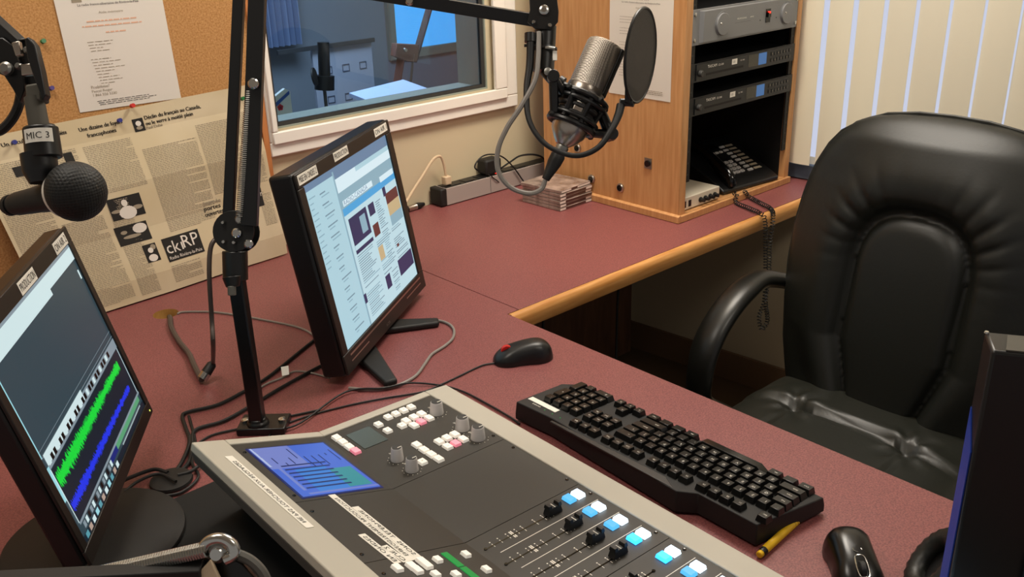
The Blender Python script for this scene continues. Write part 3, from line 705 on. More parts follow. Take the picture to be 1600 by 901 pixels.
b.prism([S1.P(L0+.002, -sh-.0005, -.0014), S1.P(L0+.002, B0+.002, -.0014), S1.P(R0-.002, B0+.002, -.0014), S1.P(R0-.002, -sh-.0005, -.0014)], S1.n*.005)
b.prism([S1.P(L0+.002, sh, -.0014), S1.P(L0+.002, -sh, -.0014), S1.P(-sw-.0005, -sh, -.0014), S1.P(-sw-.0005, sh, -.0014)], S1.n*.005)
b.prism([S1.P(sw+.0005, sh, -.0014), S1.P(sw+.0005, -sh, -.0014), S1.P(R0-.002, -sh, -.0014), S1.P(R0-.002, sh, -.0014)], S1.n*.005)
b.text('ACER', S1, -.02, -.180, .008, 1, .0042)
bz = b.build('bezel', [M_['brown'], M_['steel']], m1, bevel=.0015)
b = MB(); b.rect(S1, -.185, -.161, .188, -.1575, .0042); b.rect(S1, -.185, -.172, -.105, -.1695, .0042); b.rect(S1, .10, -.172, .185, -.1695, .0042); b.build('silver_line', M_['nickel'], bz, smooth=False)
b = MB(); tape(b, S1, -.168, .1645, .072, .017, .0, 'MISE EN ONDES 2', 0, 1, .0038, .8); b.build('label_tape', [M_['label'], M_['ink']], m1, smooth=False)['label'] = 'white tape reading MISE EN ONDES 2'
b = MB(); tape(b, S1, -.03, .1665, .062, .016, .0, 'PRODUCTION', 0, 1, .0038, .8); b.build('label_tape', [M_['label'], M_['ink']], m1, smooth=False)['label'] = 'white tape reading PRODUCTION'
b = MB(); tape(b, S1, .165, .1655, .066, .016, .0, 'ON AIR 1', 0, 1, .0038, .8); b.build('label_tape', [M_['label'], M_['ink']], m1, smooth=False)['label'] = 'white tape reading ON AIR 1'
# screen picture
gm = [glow('page_pale', '#aed3df', .95), glow('page_light', '#bcdbe4', .98), glow('page_blue', '#4aa5dc', .95), glow('page_slate', '#6f8fb0', .8), glow('page_indigo', '#343a66', .7), glow('page_text', '#7f9fb0', .8),
      glow('page_maroon', '#6a3a3a', .8), glow('page_tan', '#cbb48a', .9), glow('page_white', '#d5eaf2', 1.0), glow('page_grey', '#8fb4c4', .9)]
b = MB(); b.rect(S1, -sw, -sh, sw, sh, 0, 0)
hh = .0003
def sr(x0, y0, x1, y1, m, h=.0003): b.rect(S1, x0*2*sw-sw, sh-y1*2*sh, x1*2*sw-sw, sh-y0*2*sh, h, m)
sr(0, 0, .30, .04, 3); sr(.30, 0, 1, .07, 3); sr(.30, .07, .55, .10, 8); sr(.30, .10, 1, .155, 8); sr(.30, .155, 1, .20, 9)
sr(.31, .20, 1, .255, 9, .0004); sr(.33, .21, .70, .245, 8, .0006); sr(.31, .255, 1, .30, 2); sr(.80, .225, .99, .262, 8, .0006)
b.text('RADIO-CANADA', S1, -sw+.34*2*sw, sh-.240*2*sh, .012, 3, .0009, width=.11)
sr(.31, .30, 1, 1, 1); sr(.295, .02, .31, 1, 9, .0005)
sr(.34, .33, .56, .555, 4, .0006); sr(.34, .50, .56, .53, 1, .0009); sr(.46, .36, .53, .47, 9, .0008)
sr(.585, .335, .66, .41, 4, .0006); sr(.585, .47, .66, .55, 6, .0006); sr(.585, .62, .65, .71, 7, .0006); sr(.585, .82, .65, .91, 4, .0006)
sr(.80, .30, .84, .36, 4, .0006); sr(.82, .35, .99, .42, 6, .0006); sr(.82, .42, .99, .50, 7, .0006); sr(.82, .50, .99, .57, 9, .0006); sr(.78, .80, .99, .91, 4, .0006); sr(.82, .70, .85, .72, 6, .0006); sr(.30, .80, .33, .86, 4, .0008)
for i in range(44):
    y = .335+i*.0145
    for xa, xb in ((.68, .78), (.34, .56), (.585, .76), (.80, .98)):
        if xa == .34 and y < .56: continue
        if xa == .585 and (y < .56 or .62 < y < .71 or y > .81): continue
        if xa == .80 and (y < .58 or y > .79): continue
        if random.random() < .8: sr(xa, y, xa+(xb-xa)*random.uniform(.5, 1), y+.006, 5 if random.random() < .6 else 9, .0005)
for i in range(14): sr(.13, .09+i*.065, .13+random.uniform(.05, .12), .098+i*.065, 5, .0005); sr(.14, .11+i*.065, .14+random.uniform(.03, .10), .117+i*.065, 9, .0005)
for i in range(14): sr(.02, .08+i*.032, .02+random.uniform(.03, .07), .087+i*.032, 9, .0005)
b.build('screen', gm, m1, smooth=False)
sb = V(-.285, .175, 0)
b = MB()
for tx, ty in ((686, 508), (612, 604)):
    tip = on_z(tx, ty, 0); d = unit(tip-sb); sd = V(-d[1], d[0], 0)
    b.prism([sb-sd*.035+V(0, 0, .001), tip-sd*.012+V(0, 0, .001), tip+sd*.012+V(0, 0, .001), sb+sd*.035+V(0, 0, .001)], (0, 0, .012))
b.build('foot', M_['blackm'], m1, bevel=.004)
b = MB(); b.prism([sb+V(-.04, -.02, .012), sb+V(.03, .03, .012), sb+V(.02, .05, .012), sb+V(-.05, .0, .012)], (.0, -.0, .16)); b.build('neck', M_['blackm'], m1, bevel=.004)

# --- left monitor (17 inch) with the audio editor
S2 = monitor_plane((-.8631, -.1233, .2242), -.5819, .2158)
m2 = thing('computer_monitor', (-.891, -.15, .0042), 'black desktop monitor showing green and blue sound waves, at the far left', 'monitor')
sw, sh = .169, .135
L0, R0, T0, B0 = -.184, .184, .157, -.155
b = MB(); b.pbox(S2, 0, .001, R0-L0, T0-B0, -.030, -.0015); b.pbox(S2, 0, 0, .24, .2, -.055, -.029); b.build('housing', M_['black'], m2, bevel=.005, seg=3)
b = MB()
for q in ((L0, sh, R0, T0), (L0, B0, R0, -sh), (L0, -sh, -sw, sh), (sw, -sh, R0, sh)):
    b.prism([S2.P(q[0], q[1], -.0014), S2.P(q[2], q[1], -.0014), S2.P(q[2], q[3], -.0014), S2.P(q[0], q[3], -.0014)], S2.n*.004)
bz = b.build('bezel', M_['brown'], m2, bevel=.001)
b = MB(); b.lathe(S2.P(.172, -.147, .0026), S2.n, [(.0015, 0), (.0015, .0006)], 10); b.build('power_light', glow('led_yellow', '#d8e060', 1.5), bz)
b = MB(); tape(b, S2, .0, .1450, .058, .0165, .0, 'PRODUCTION', 0, 1, .0028, .8); o = b.build('label_tape', [M_['label'], M_['ink']], m2, smooth=False); o['label'] = 'white tape reading PRODUCTION'
b = MB(); tape(b, S2, .140, .1450, .052, .0165, .0, 'ON AIR 2', 0, 1, .0028, .8); o = b.build('label_tape', [M_['label'], M_['ink']], m2, smooth=False); o['label'] = 'white tape reading ON AIR 2'
gm = [glow('editor_slate', '#31464f', .9), glow('editor_dark', '#0e2230', .8), glow('editor_white', '#d2e8ea', .95), glow('wave_green', '#10d83c', 1.0), glow('wave_blue', '#1c34e6', 1.0), glow('editor_grey', '#8fa0aa', .8),
      glow('editor_cyan', '#9fdce6', .9), glow('meter_green', '#5fae7e', .8), glow('navy_box', '#142a80', .8), glow('icon_teal', '#5fa6b4', .8), glow('icon_beige', '#c0a898', .8), glow('editor_black', '#06080c', .4)]
b = MB(); b.rect(S2, -sw, -sh, sw, sh, 0, 0)
def uvp(x, y): u, v = S2.uv(x, y); return (u+sw)/(2*sw), (sh-v)/(2*sh)
def s2(x0, y0, x1, y1, m, h=.0003): b.rect(S2, x0*2*sw-sw, sh-y1*2*sh, x1*2*sw-sw, sh-y0*2*sh, h, m)
s2(0, 0, 1, .018, 5); s2(0, .018, 1, .085, 2); s2(.0, .085, .66, .115, 2); s2(.97, .14, .985, .19, 2)
s2(0, .55, 1, .553, 5); s2(.0, .52, 1, .522, 5)
s2(0, .12, .018, .55, 6); s2(.0, .60, .03, .78, 6)
s2(.03, .545, .50, .60, 2, .0005); s2(.03, .565, 1, .62, 5); 
for i in range(26): s2(.04+i*.033, .575, .062+i*.033, .606, 11 if i % 3 else 2, .0006)
s2(.03, .624, 1, .905, 1); s2(.985, .62, .99, .905, 2, .0006); s2(.026, .62, .031, .905, 2, .0006)
for (yc, am, m) in ((.690, .048, 3), (.830, .032, 4)):
    x = .04
    while x < .93:
        w_ = .0045; h_ = am*random.uniform(.35, 1.0)*(1.15-.5*x); b.add([S2.P((x)*2*sw-sw, sh-(yc-h_)*2*sh, .0005), S2.P((x+w_*.95)*2*sw-sw, sh-(yc-h_*.8)*2*sh, .0005), S2.P((x+w_*.95)*2*sw-sw, sh-(yc+h_)*2*sh, .0005), S2.P(x*2*sw-sw, sh-(yc+h_*.7)*2*sh, .0005)], [(0, 3, 2, 1)], m); x += w_
s2(.03, .905, 1, .918, 5, .0006); s2(.03, .918, .50, .965, 0, .0004); s2(.46, .918, .56, .950, 8, .0006); s2(.56, .915, .97, .945, 7, .0006)
for i in range(14): s2(.05+i*.03, .925, .07+i*.03, .955, (5, 2, 11)[i % 3], .0007)
s2(0, .965, 1, 1, 1, .0005)
for i in range(11): s2(.03+i*.045, .968, .058+i*.045, .995, (9, 10, 2, 6)[i % 4], .0008)
for i in range(30): s2(.62+i*.011, .958, .626+i*.011, .967, 2, .0009)
b.build('screen', gm, m2, smooth=False)
b = MB(); bc = V(-.891, -.150, .0042); b.lathe(bc, (0, 0, 1), [(.112, 0), (.116, .002), (.115, .006), (.110, .009), (.05, .012), (.001, .012)], 56); b.build('base', M_['blackm'], m2)
nk = S2.P(0, -.06, -.045)-V(0, 0, 0); nk[2] = 0; b = MB(); b.prism([V(nk[0], nk[1], .012)+S2.a*q[0]-unit(V(S2.n[0], S2.n[1], 0))*q[1] for q in ((-.035, -.004), (.035, -.004), (.035, .02), (-.035, .02))], (0, 0, .14)); b.build('neck', M_['blackm'], m2, bevel=.004)

b = MB(); b.prism([(-1.02, -1.2, .0005), (-.36, -1.2, .0005), (-.36, -.131, .0005), (-.772, -.1305, .0005), (-1.02, -.1305, .0005)], (0, 0, .0035)); tag(b.build('desk_mat', M_['mat']), 'dark flat mat under the console and the left monitor base', 'mat')

# ================================================================== MIXING CONSOLE
A = V(-.345, -.226, .060); Bp = V(-.582, -.220, .0675); Dp = V(-.7655, -.215, .128); dl = unit(V(-.026, -1, 0))
CL = 1.02
F1 = Plane(A, dl, Bp-A, np.cross(unit(Bp-A), dl)); F2 = Plane(Bp, dl, Dp-Bp, np.cross(unit(Dp-Bp), dl))
LF = np.linalg.norm(Bp-A); LT = np.linalg.norm(Dp-Bp)
con = thing('mixing_console', (-.55, -.7, .0042), 'grey framed broadcast mixing console with faders, knobs and a small colour screen', 'mixing console')
zb = .0042
def prof_prism(b, pts, s0, s1, m=0): b.prism([p+dl*s0 for p in pts], dl*(s1-s0), m)
g1 = A+unit(Bp-A)*.012; 
b = MB()
prof_prism(b, [F1.P(0, .010, -.006), F1.P(0, LF, -.006), F2.P(0, LT-.012, -.008), V(Dp[0]+.045, Dp[1], .018), V(Dp[0]+.06, Dp[1], zb), V(A[0]-.02, A[1], zb), V(A[0]-.012, A[1], .03)], .006, CL-.006)
b.build('chassis', M_['blackm'], con, bevel=.002)
b = MB(); fl, fb, ft = .0155, .045, .147          # widths of the grey border: left, front, back
th_ = .012
def slab(pl_, u0, u1, v0, v1): b.prism([pl_.P(u0, v0, -th_+.003), pl_.P(u1, v0, -th_+.003), pl_.P(u1, v1, -th_+.003), pl_.P(u0, v1, -th_+.003)], pl_.n*th_)
prof_prism(b, [F1.P(0, 0, -.008), F1.P(0, .003, .0005), F1.P(0, .045, .003), F1.P(0, .045, -.009), F1.P(0, .004, -.012)], 0, CL)
slab(F1, 0, fl, .045, LF); slab(F1, CL-fl, CL, .045, LF)
slab(F2, 0, fl, 0, ft); slab(F2, CL-fl, CL, 0, ft); slab(F2, 0, CL, ft, LT)
b.build('frame', M_['grey'], con, bevel=.0018, seg=3)
b = MB()
prof_prism(b, [F2.P(0, LT, -.009), F2.P(0, LT-.006, -.024), F2.P(0, LT-.012, -.024), F2.P(0, LT-.010, -.009)], .006, CL-.006); 
b.build('rear_trim', M_['greyd'], con)
brk = [fl+.0006, .1945, .348, .5035, .658, .812, CL-fl-.0006]
for i in range(len(brk)-1):
    s0, s1 = brk[i]+.0005, brk[i+1]-.0005
    b = MB(); b.prism([F1.P(s0, .0455, -.004), F1.P(s1, .0455, -.004), F1.P(s1, LF, -.004), F1.P(s0, LF, -.004)], F1.n*.005)
    b.prism([F2.P(s0, 0, -.004), F2.P(s1, 0, -.004), F2.P(s1, ft-.0006, -.004), F2.P(s0, ft-.0006, -.004)], F2.n*.005)
    md = b.build('module_panel', M_['panel'], con, smooth=False)
    for pl_, v in ((F1, .0505), (F2, .1375)):
        for s_ in (s0+.026, s1-.017):
            b = MB(); b.lathe(pl_.P(s_, v, .001), pl_.n, [(.0026, 0), (.0024, .0008), (.0009, .0005)], 10); b.build('screw', M_['blackg'], md)
H0 = .001
def key(pl_, x, y, m, w_=.0135, l_=.0110, txt=None, par=None, hgt=.0045, uvp_=None):
    u, v = uvp_ if uvp_ else pl_.uv(x, y); b = MB(); b.pbox(pl_, u, v, w_, l_, H0, H0+hgt, 0, .88)
    if txt: b.text(txt, pl_, u+.002, v+.002, .0045, 1, H0+hgt+.0003, ang=PI)
    return b.build('push_button', [m, M_['inklight']], con, bevel=.0006)
Z3 = lambda x, y: (500+x/5.714, 610+y/5.713)
# module 1: rotary section on the flat panel
for x, y in ((815, 170), (748, 200), (679, 230), (609, 260), (523, 326), (605, 380), (733, 336), (915, 660)): key(F1, *Z3(x, y-8), M_['btn'], txt='A')
for x, y, m in ((908, 222, 'btn'), (975, 260, 'btn'), (840, 252, 'btn'), (905, 292, 'btnpink'), (770, 285, 'btn'), (840, 325, 'btn'), (1205, 405, 'btn'), (1280, 448, 'btn'), (1135, 437, 'btn'), (1212, 485, 'btnpink'), (1065, 470, 'btn'), (1140, 515, 'btn'),
                (865, 500, 'btn'), (930, 545, 'btn'), (995, 585, 'btn'), (1060, 625, 'btn'), (150, 437, 'btn'), (205, 475, 'btn'), (262, 517, 'btn'), (320, 555, 'btnpink')):
    key(F1 if x > 350 else F1, *Z3(x, y), M_[m], .0150, .0112, '1' if m == 'btn' else None)
for x, y, r in ((1042, 205, .0105), (1272, 345, .0105), (1412, 430, .0105), (690, 620, .0090), (822, 712, .0090)):
    u, v = F1.uv(*Z3(x, y)); b = MB(); b.lathe(F1.P(u, v, H0), F1.n, [(r*1.02, 0), (r*1.02, .002), (r, .003), (r*.86, .018), (r*.80, .0195), (r*.001, .0195)], 28, 0)
    b.lathe(F1.P(u, v, H0+.0195), F1.n, [(r*.74, 0), (r*.74, .0006), (r*.001, .0006)], 24, 1); b.pbox(F1, u+r*.3, v-r*.3, .0012, r*.7, H0+.0198, H0+.0205, 2)
    kb = b.build('rotary_knob', [M_['knob'], M_['ampd'], M_['label']], con)
    b = MB()
    for i in range(11):
        a = math.radians(-60+i*30); b.lathe(F1.P(u+r*1.45*math.cos(a), v+r*1.45*math.sin(a), H0), F1.n, [(.0006, 0), (.0006, .0003)], 6)
    b.build('tick_marks', M_['label'], kb)
    b = MB(); b.text('LEVEL', F1, u-r*1.3, v, .004, 0, H0+.0003, ang=PI); b.build('legend', M_['label'], con, smooth=False)
gq = [F1.uv(*Z3(*q)) for q in ((230, 410), (420, 322), (608, 432), (400, 540))]
b = MB(); us_ = [q[0] for q in gq]; vs_ = [q[1] for q in gq]
b.pbox(F1, (min(us_)+max(us_))/2, (min(vs_)+max(vs_))/2, max(us_)-min(us_)-.006, max(vs_)-min(vs_)-.004, H0, H0+.0008); b.build('meter_window', mat('grey_window', '#4a5350', .25), con)
# colour screen on the tilted part
lq = (.0363, .014, .185, .1294)
gm = [glow('lcd_blue', '#4a6fd8', .85), glow('lcd_pale', '#7f8ed8', .8), glow('lcd_navy', '#1c2a78', .6), glow('lcd_cyan', '#3aa0a8', .75), glow('lcd_white', '#c8d4f0', .8), glow('lcd_mid', '#3a84dc', .85)]
b = MB(); b.pbox(F2, (lq[0]+lq[2])/2, (lq[1]+lq[3])/2, lq[2]-lq[0]+.006, lq[3]-lq[1]+.006, H0, H0+.0006, 2); b.rect(F2, lq[0], lq[1], lq[2], lq[3], H0+.0009, 0)
def lc(x0, y0, x1, y1, m, h=.0012):
    W, H = lq[2]-lq[0], lq[3]-lq[1]; b.rect(F2, lq[0]+x0*W, lq[1]+y0*H, lq[0]+x1*W, lq[1]+y1*H, H0+h, m)
lc(.0, .50, .45, 1, 1); lc(.48, .35, .95, .75, 5); lc(.55, .05, .93, .48, 3, .0011)
for i in range(7): lc(.40+i*.075, .28, .425+i*.075, .86, 2, .0014)
for i in range(9): lc(.06+random.random()*.35, .05+i*.1, .10+random.random()*.4, .065+i*.1, 2, .0014)
lc(.95, .0, .98, .9, 1, .0014); lc(.0, .97, .40, .99, 4, .0014); lc(.28, .88, .9, .92, 1, .0014)
b.text('PROGRAMME  AUDIO', F2, lq[0]+.06, lq[3]-.001, .005, 4, H0+.0016, ang=PI)
b.build('colour_screen', gm, con, smooth=False)
# tape labels: the letters face the operator on the far side, so they run toward -u with their tops toward +v
def ctape(pl_, c0, c1, wid, txt, hgt=None):
    p = V(*pl_.uv(*c0)); q = V(*pl_.uv(*c1)); d = q-p; L_ = np.linalg.norm(d); d /= L_
    Q = Plane(pl_.P(*((p+q)/2), 0), pl_.a*d[0]+pl_.b*d[1], -pl_.a*d[1]+pl_.b*d[0], pl_.n); b = MB()
    hb = .0034 if pl_ is F2 and c0[0] < 380 or wid > .0105 and c0[1] > 880 else H0+.0002
    b.pbox(Q, 0, 0, L_, wid, hb, hb+.0003, 0); R = Plane(Q.P(L_/2, 0, hb+.0006), -Q.a, -Q.b, Q.n)
    if txt: b.text(txt, R, L_*.06, -wid*.28, wid*.75, 1, 0, width=L_*.86)
    o = b.build('label_tape', [M_['label'], M_['ink']], con, smooth=False); o['label'] = 'white tape reading '+txt
Z6 = lambda x, y: (500+x/6.389, 760+y/6.389); Z7 = lambda x, y: (340+x/6.4375, 700+y/6.4375)
ctape(F2, Z7(105, 105), Z7(925, 825), .0105, 'NE PAS TOUCHER AUX RÉGLAGES')
ctape(F2, Z6(100, 80), Z6(920, 745), .0098, 'ENREGISTREMENT PRODUCTION')
ctape(F2, Z6(345, 210), Z6(985, 725), .0098, 'SONS  TÉLÉPHONE')
ctape(F2, Z6(410, 485), Z6(775, 775), .0098, 'EN ONDES')
ctape(F2, Z6(630, 600), Z6(860, 760), .0098, 'CUE 2')
ctape(F2, Z6(300, 800), Z6(560, 1030), .0105, 'PRODUCTION')
for x, y in ((765, 838), (905, 815), (965, 860), (1010, 770), (1060, 810)): key(F2, *Z6(x, y), M_['btn'], .014, .010)
Z8 = lambda x, y: (550+x/5.333, 740+y/5.335)
for x, y in ((708, 735), (943, 690), (1113, 815), (690, 858), (860, 858)): key(F2, *Z8(x, y), M_['btn'], .012, .009)
for c0, c1 in (((760, 668), (905, 780)), ((915, 790), (1040, 880))):
    p = V(*F2.uv(*Z8(*c0))); q = V(*F2.uv(*Z8(*c1))); b = MB(); b.pbox(F2, (p[0]+q[0])/2, (p[1]+q[1])/2, abs(q[0]-p[0]), .009, H0, H0+.001); b.build('channel_display', M_['green'], con)
# faders
for k in range(14):
    s_ = .3665+.0373*k + (.009 if k > 3 else 0) + (.009 if k > 7 else 0) + (.009 if k > 11 else 0)
    if s_ > CL-fl-.02: break
    vc = .1165 if k < 4 else .15
    b = MB()
    b.pbox(F1, s_+.0075, .168, .0022, .118, H0, H0+.0002, 0)
    b.lathe(F1.P(s_+.0075, .227, H0), F1.n, [(.0022, 0), (.0022, .0012)], 10, 0); b.lathe(F1.P(s_+.0075, .108, H0), F1.n, [(.0022, 0), (.0022, .0012)], 10, 0)
    for i, (v, w_) in enumerate(((.120, .010), (.126, .010), (.132, .010), (.146, .010), (.166, .010), (.176, .007), (.182, .012), (.1845, .012), (.190, .007), (.203, .007), (.215, .007))):
        b.pbox(F1, s_+.0075, v, w_, .0008 if i not in (6, 7) else .0016, H0, H0+.00015, 1)
        b.pbox(F1, s_+.0005, v, .0016, .0016, H0, H0+.00015, 1)
    b.build('fader_slot', [M_['blackg'], M_['label']], con, smooth=False)
    b = MB(); u = s_+.0035; b.box(F1.P(u+.003, vc, H0+.006), (.011, .024, .010), (F1.a, F1.b, F1.n), 0, .8); b.box(F1.P(u+.003, vc-.008, H0+.0125), (.0105, .006, .005), (F1.a, F1.b, F1.n), 0, .8); b.box(F1.P(u+.003, vc+.008, H0+.0125), (.0105, .006, .005), (F1.a, F1.b, F1.n), 0, .8); b.box(F1.P(u+.003, vc, H0+.0112), (.009, .001, .0006), (F1.a, F1.b, F1.n), 1)
    b.build('fader_cap', [M_['black'], M_['label']], con, bevel=.001)
    key(F1, 0, 0, M_['cyan'] if k in (3, 4) else M_['cyanlow'], .0165, .0125, uvp_=(s_, .0815), hgt=.005)
    key(F1, 0, 0, M_['cyanw'], .0165, .0125, uvp_=(s_, .0655), hgt=.005)
    if k not in (3, 7, 11):
        b = MB(); b.pbox(F1, s_+.0235, .135, .0009, .165, H0, H0+.0001); b.build('divider_line', M_['label'], con, smooth=False)

# ================================================================== KEYBOARD, MICE, PEN, HEADPHONES
kbd = thing('keyboard', (-.21, -.55, .001), 'black wired full-size keyboard lying between console and desk edge', 'keyboard')
pts = [(-.278, -.314), (-.274, -.392), (-.294, -.652), (-.275, -.675), (-.278, -.770), (-.150, -.792), (-.146, -.336), (-.170, -.313)]
def kz(x): return .032+(-.15-x)*(.010/.13)-.006    # height of the top face, rising toward the console
b = MB(); n = len(pts); vs = [(x, y, .004) for x, y in pts]+[(x, y, .014) for x, y in pts]
cx_, cy_ = -.215, -.55
vs += [(cx_+(x-cx_)*.975, cy_+(y-cy_)*.992, kz(x)) for x, y in pts]
b.add(vs, [tuple(range(n-1, -1, -1)), tuple(range(2*n, 3*n))]+[(r*n+i, r*n+(i+1) % n, (r+1)*n+(i+1) % n, (r+1)*n+i) for r in (0, 1) for i in range(n)])
b.build('body', M_['blackm'], kbd, bevel=.0015)
b = MB(); b.prism([(-.284, -.40, kz(-.28)-.002), (-.279, -.40, kz(-.28)-.002), (-.275, -.62, kz(-.28)-.002), (-.290, -.645, kz(-.28)-.002)][::-1], (0, 0, .0035)); b.build('ridge', M_['brown'], kbd, bevel=.001)
b = MB(); KT = Plane((0, 0, 0), (0, 1, 0), (-1, 0, .077))
def KP_(x, y, h=0): return V(x, y, kz(x)+h)
KTn = unit(V(.077, 0, 1)); KA = V(0, 1, 0); KB = unit(V(-1, 0, .077))     # right and up as the typist sees them
lb = MB()
Q = Plane(KP_(-.235, -.335, .0008), KA, KB, KTn)
b = MB(); b.pbox(Q, -.012, .0, .010, .052, 0, .0006); 
b = MB(); b.box(KP_(-.250, -.352, .0006), (.062, .011, .0006), (KA, KB, KTn)); b.build('sticker', M_['label'], kbd)
b = MB(); b.text('Lenovo', Plane(KP_(-.262, -.338, .0003), -KA, -KB, KTn), 0, 0, .006, 0, .0003); b.build('logo', M_['label'], kbd)
pt = .0192
def kcap(x, y, w_=1, l_=1, ch='', rel=0):
    W, L_ = pt*w_-.003, pt*l_-.0028; b = MB(); c = KP_(x, y, .0045+rel)
    b.box(c, (W, L_, .009), (KA, KB, KTn), 0, .80)
    if ch:
        P = Plane(KP_(x, y, .0094+rel), KA, KB, KTn)
        b.text(ch, P, -W*.22, -.001, .0062 if len(ch) == 1 else .0042, 1, 0)
    b.build('key', [M_['keycap'], M_['label']], kbd, bevel=.0006)
yL = -.778                                          # left end of the alphabetic block
rows = [('`1234567890-=', 13, -.2375, .5), ]
def row(x, items):
    y = yL
    for ch, w_ in items:
        if ch is not None: kcap(x, y+w_*pt/2, w_, 1, ch)
        y += w_*pt
XR = [-.158, -.1765, -.195, -.2135, -.232]
row(XR[4], [(c, 1) for c in '`1234567890-=']+[('<-', 2)])
row(XR[3], [('Tab', 1.5)]+[(c, 1) for c in 'QWERTYUIOP[]']+[('\\', 1.5)])
row(XR[2], [('Caps', 1.75)]+[(c, 1) for c in 'ASDFGHJKL;\'']+[('Enter', 2.25)])
row(XR[1], [('Shift', 2.25)]+[(c, 1) for c in 'ZXCVBNM,./']+[('Shift', 2.75)])
row(XR[0], [('Ctrl', 1.25), ('', 1.25), ('Alt', 1.25), ('', 6.25), ('Alt', 1.25), ('', 1.25), ('', 1.25), ('Ctrl', 1.25)])
row(-.2610, [('Esc', 1), (None, 1)]+[('F%d' % i, 1) for i in (1, 2, 3, 4)]+[(None, .5)]+[('F%d' % i, 1) for i in (5, 6, 7, 8)]+[(None, .5)]+[('F%d' % i, 1) for i in (9, 10, 11, 12)])
y0_ = yL+15*pt+.008
for r, its in ((-.2610, ('Prt', 'Scr', 'Brk')), (XR[4], ('Ins', 'Hm', 'Up')), (XR[3], ('Del', 'End', 'Dn')), (XR[0], ('<', 'v', '>'))):
    for i, c in enumerate(its): kcap(r, y0_+pt*(i+.5), 1, 1, c)
kcap(XR[1], y0_+pt*1.5, 1, 1, '^')
y1_ = y0_+3*pt+.008
for r, its in ((XR[4], 'N/*-'), (XR[3], '789'), (XR[2], '456'), (XR[1], '123')):
    for i, c in enumerate(its): kcap(r, y1_+pt*(i+.5), 1, 1, c)
kcap((XR[3]+XR[2])/2, y1_+pt*3.5, 1, 1.95, '+'); kcap((XR[1]+XR[0])/2, y1_+pt*3.5, 1, 1.95, ''); kcap(XR[0], y1_+pt, 2, 1, '0'); kcap(XR[0], y1_+pt*2.5, 1, 1, '.')
for i in range(3):
    b = MB(); b.lathe(KP_(-.262, y1_+pt*(.8+i*.9), 0), KTn, [(.001, 0), (.001, .0006)], 8); b.build('status_light', M_['green'], kbd)

def mouse(name, c, yaw, L_, W_, H_, label, logo, wheel='silver'):
    t = thing(name, (c[0], c[1], .0008), label, 'computer mouse', None)
    d = V(math.cos(yaw), math.sin(yaw), 0); s_ = V(-math.sin(yaw), math.cos(yaw), 0)    # d points to the button end
    b = MB(); n, m = 26, 12; vs = []; fs = []
    for j in range(m+1):
        ph_ = j/m*PI/2; rr = math.cos(ph_)**.55 if j < m else 0; zz = math.sin(ph_)**.9
        for i in range(n):
            a = 2*PI*i/n; ca, sa = math.cos(a), math.sin(a)
            ex = abs(ca)**.85*math.copysign(1, ca); ey = abs(sa)**.85*math.copysign(1, sa)
            x = ex*L_/2*rr; y = ey*W_/2*rr*(1-.10*math.cos(2*PI*x/L_)+(-.06 if abs(x) < L_*.2 else 0))
            z = .0008+zz*H_*(1-.28*(x/(L_/2))*1.0 - .12*(x/(L_/2))**2) if j else .0008
            vs.append(V(c[0], c[1], 0)+d*x+s_*y+V(0, 0, z))
    for j in range(m):
        for i in range(n): k = (i+1) % n; fs.append((j*n+i, j*n+k, (j+1)*n+k, (j+1)*n+i))
    fs.append(tuple(range(n-1, -1, -1))); b.add(vs, fs); b.build('shell', M_['mousegloss'] if logo else M_['black'], t, ang=70)
    zt = lambda x: H_*(1-.28*(x/(L_/2))-.12*(x/(L_/2))**2)
    wc = V(c[0], c[1], 0)+d*L_*.27
    b = MB(); b.lathe(wc-s_*.0035+V(0, 0, zt(L_*.27)-.0055), s_, [(.0095, 0), (.0105, .001), (.0105, .006), (.0095, .007)], 20); b.build('scroll_wheel', M_['rubber'] if logo else M_['red'], t)
    if logo:
        b = MB(); b.tube([wc+d*q[0]+s_*q[1]+V(0, 0, zt(L_*.27+q[0])+.0004) for q in ((.016, 0), (.013, .0055), (0, .0068), (-.013, .0055), (-.016, 0), (-.013, -.0055), (0, -.0068), (.013, -.0055), (.016, 0))], .0009, 6); b.build('wheel_rim', M_['chrome'], t)
    lo = V(c[0], c[1], 0)+d*(L_*.06); b = MB(); P = Plane(lo+V(0, 0, zt(L_*.06)+.0006), s_, -d, V(0, 0, 1))
    if logo: b.tube([P.P(.006*math.cos(a)*(.9 if a < 4 else .5), .005*math.sin(a), 0) for a in [i*.5 for i in range(10)]], .0007, 5); b.build('logo', M_['steel'], t)
    return t
mc = on_z(817, 552, 0.012)
dm = unit(on_z(860, 548)-on_z(775, 558))
m_a = mouse('computer_mouse', mc, math.atan2(-dm[1], -dm[0]), .112, .062, .034, 'black wired mouse with a red scroll wheel, beside the middle monitor', False)
mc2 = on_z(1334, 878, .012)
m_b = mouse('computer_mouse', mc2, math.atan2(-.66, -.75)+.05, .110, .067, .037, 'glossy black mouse with a silver wheel rim, at the front right of the desk', True)
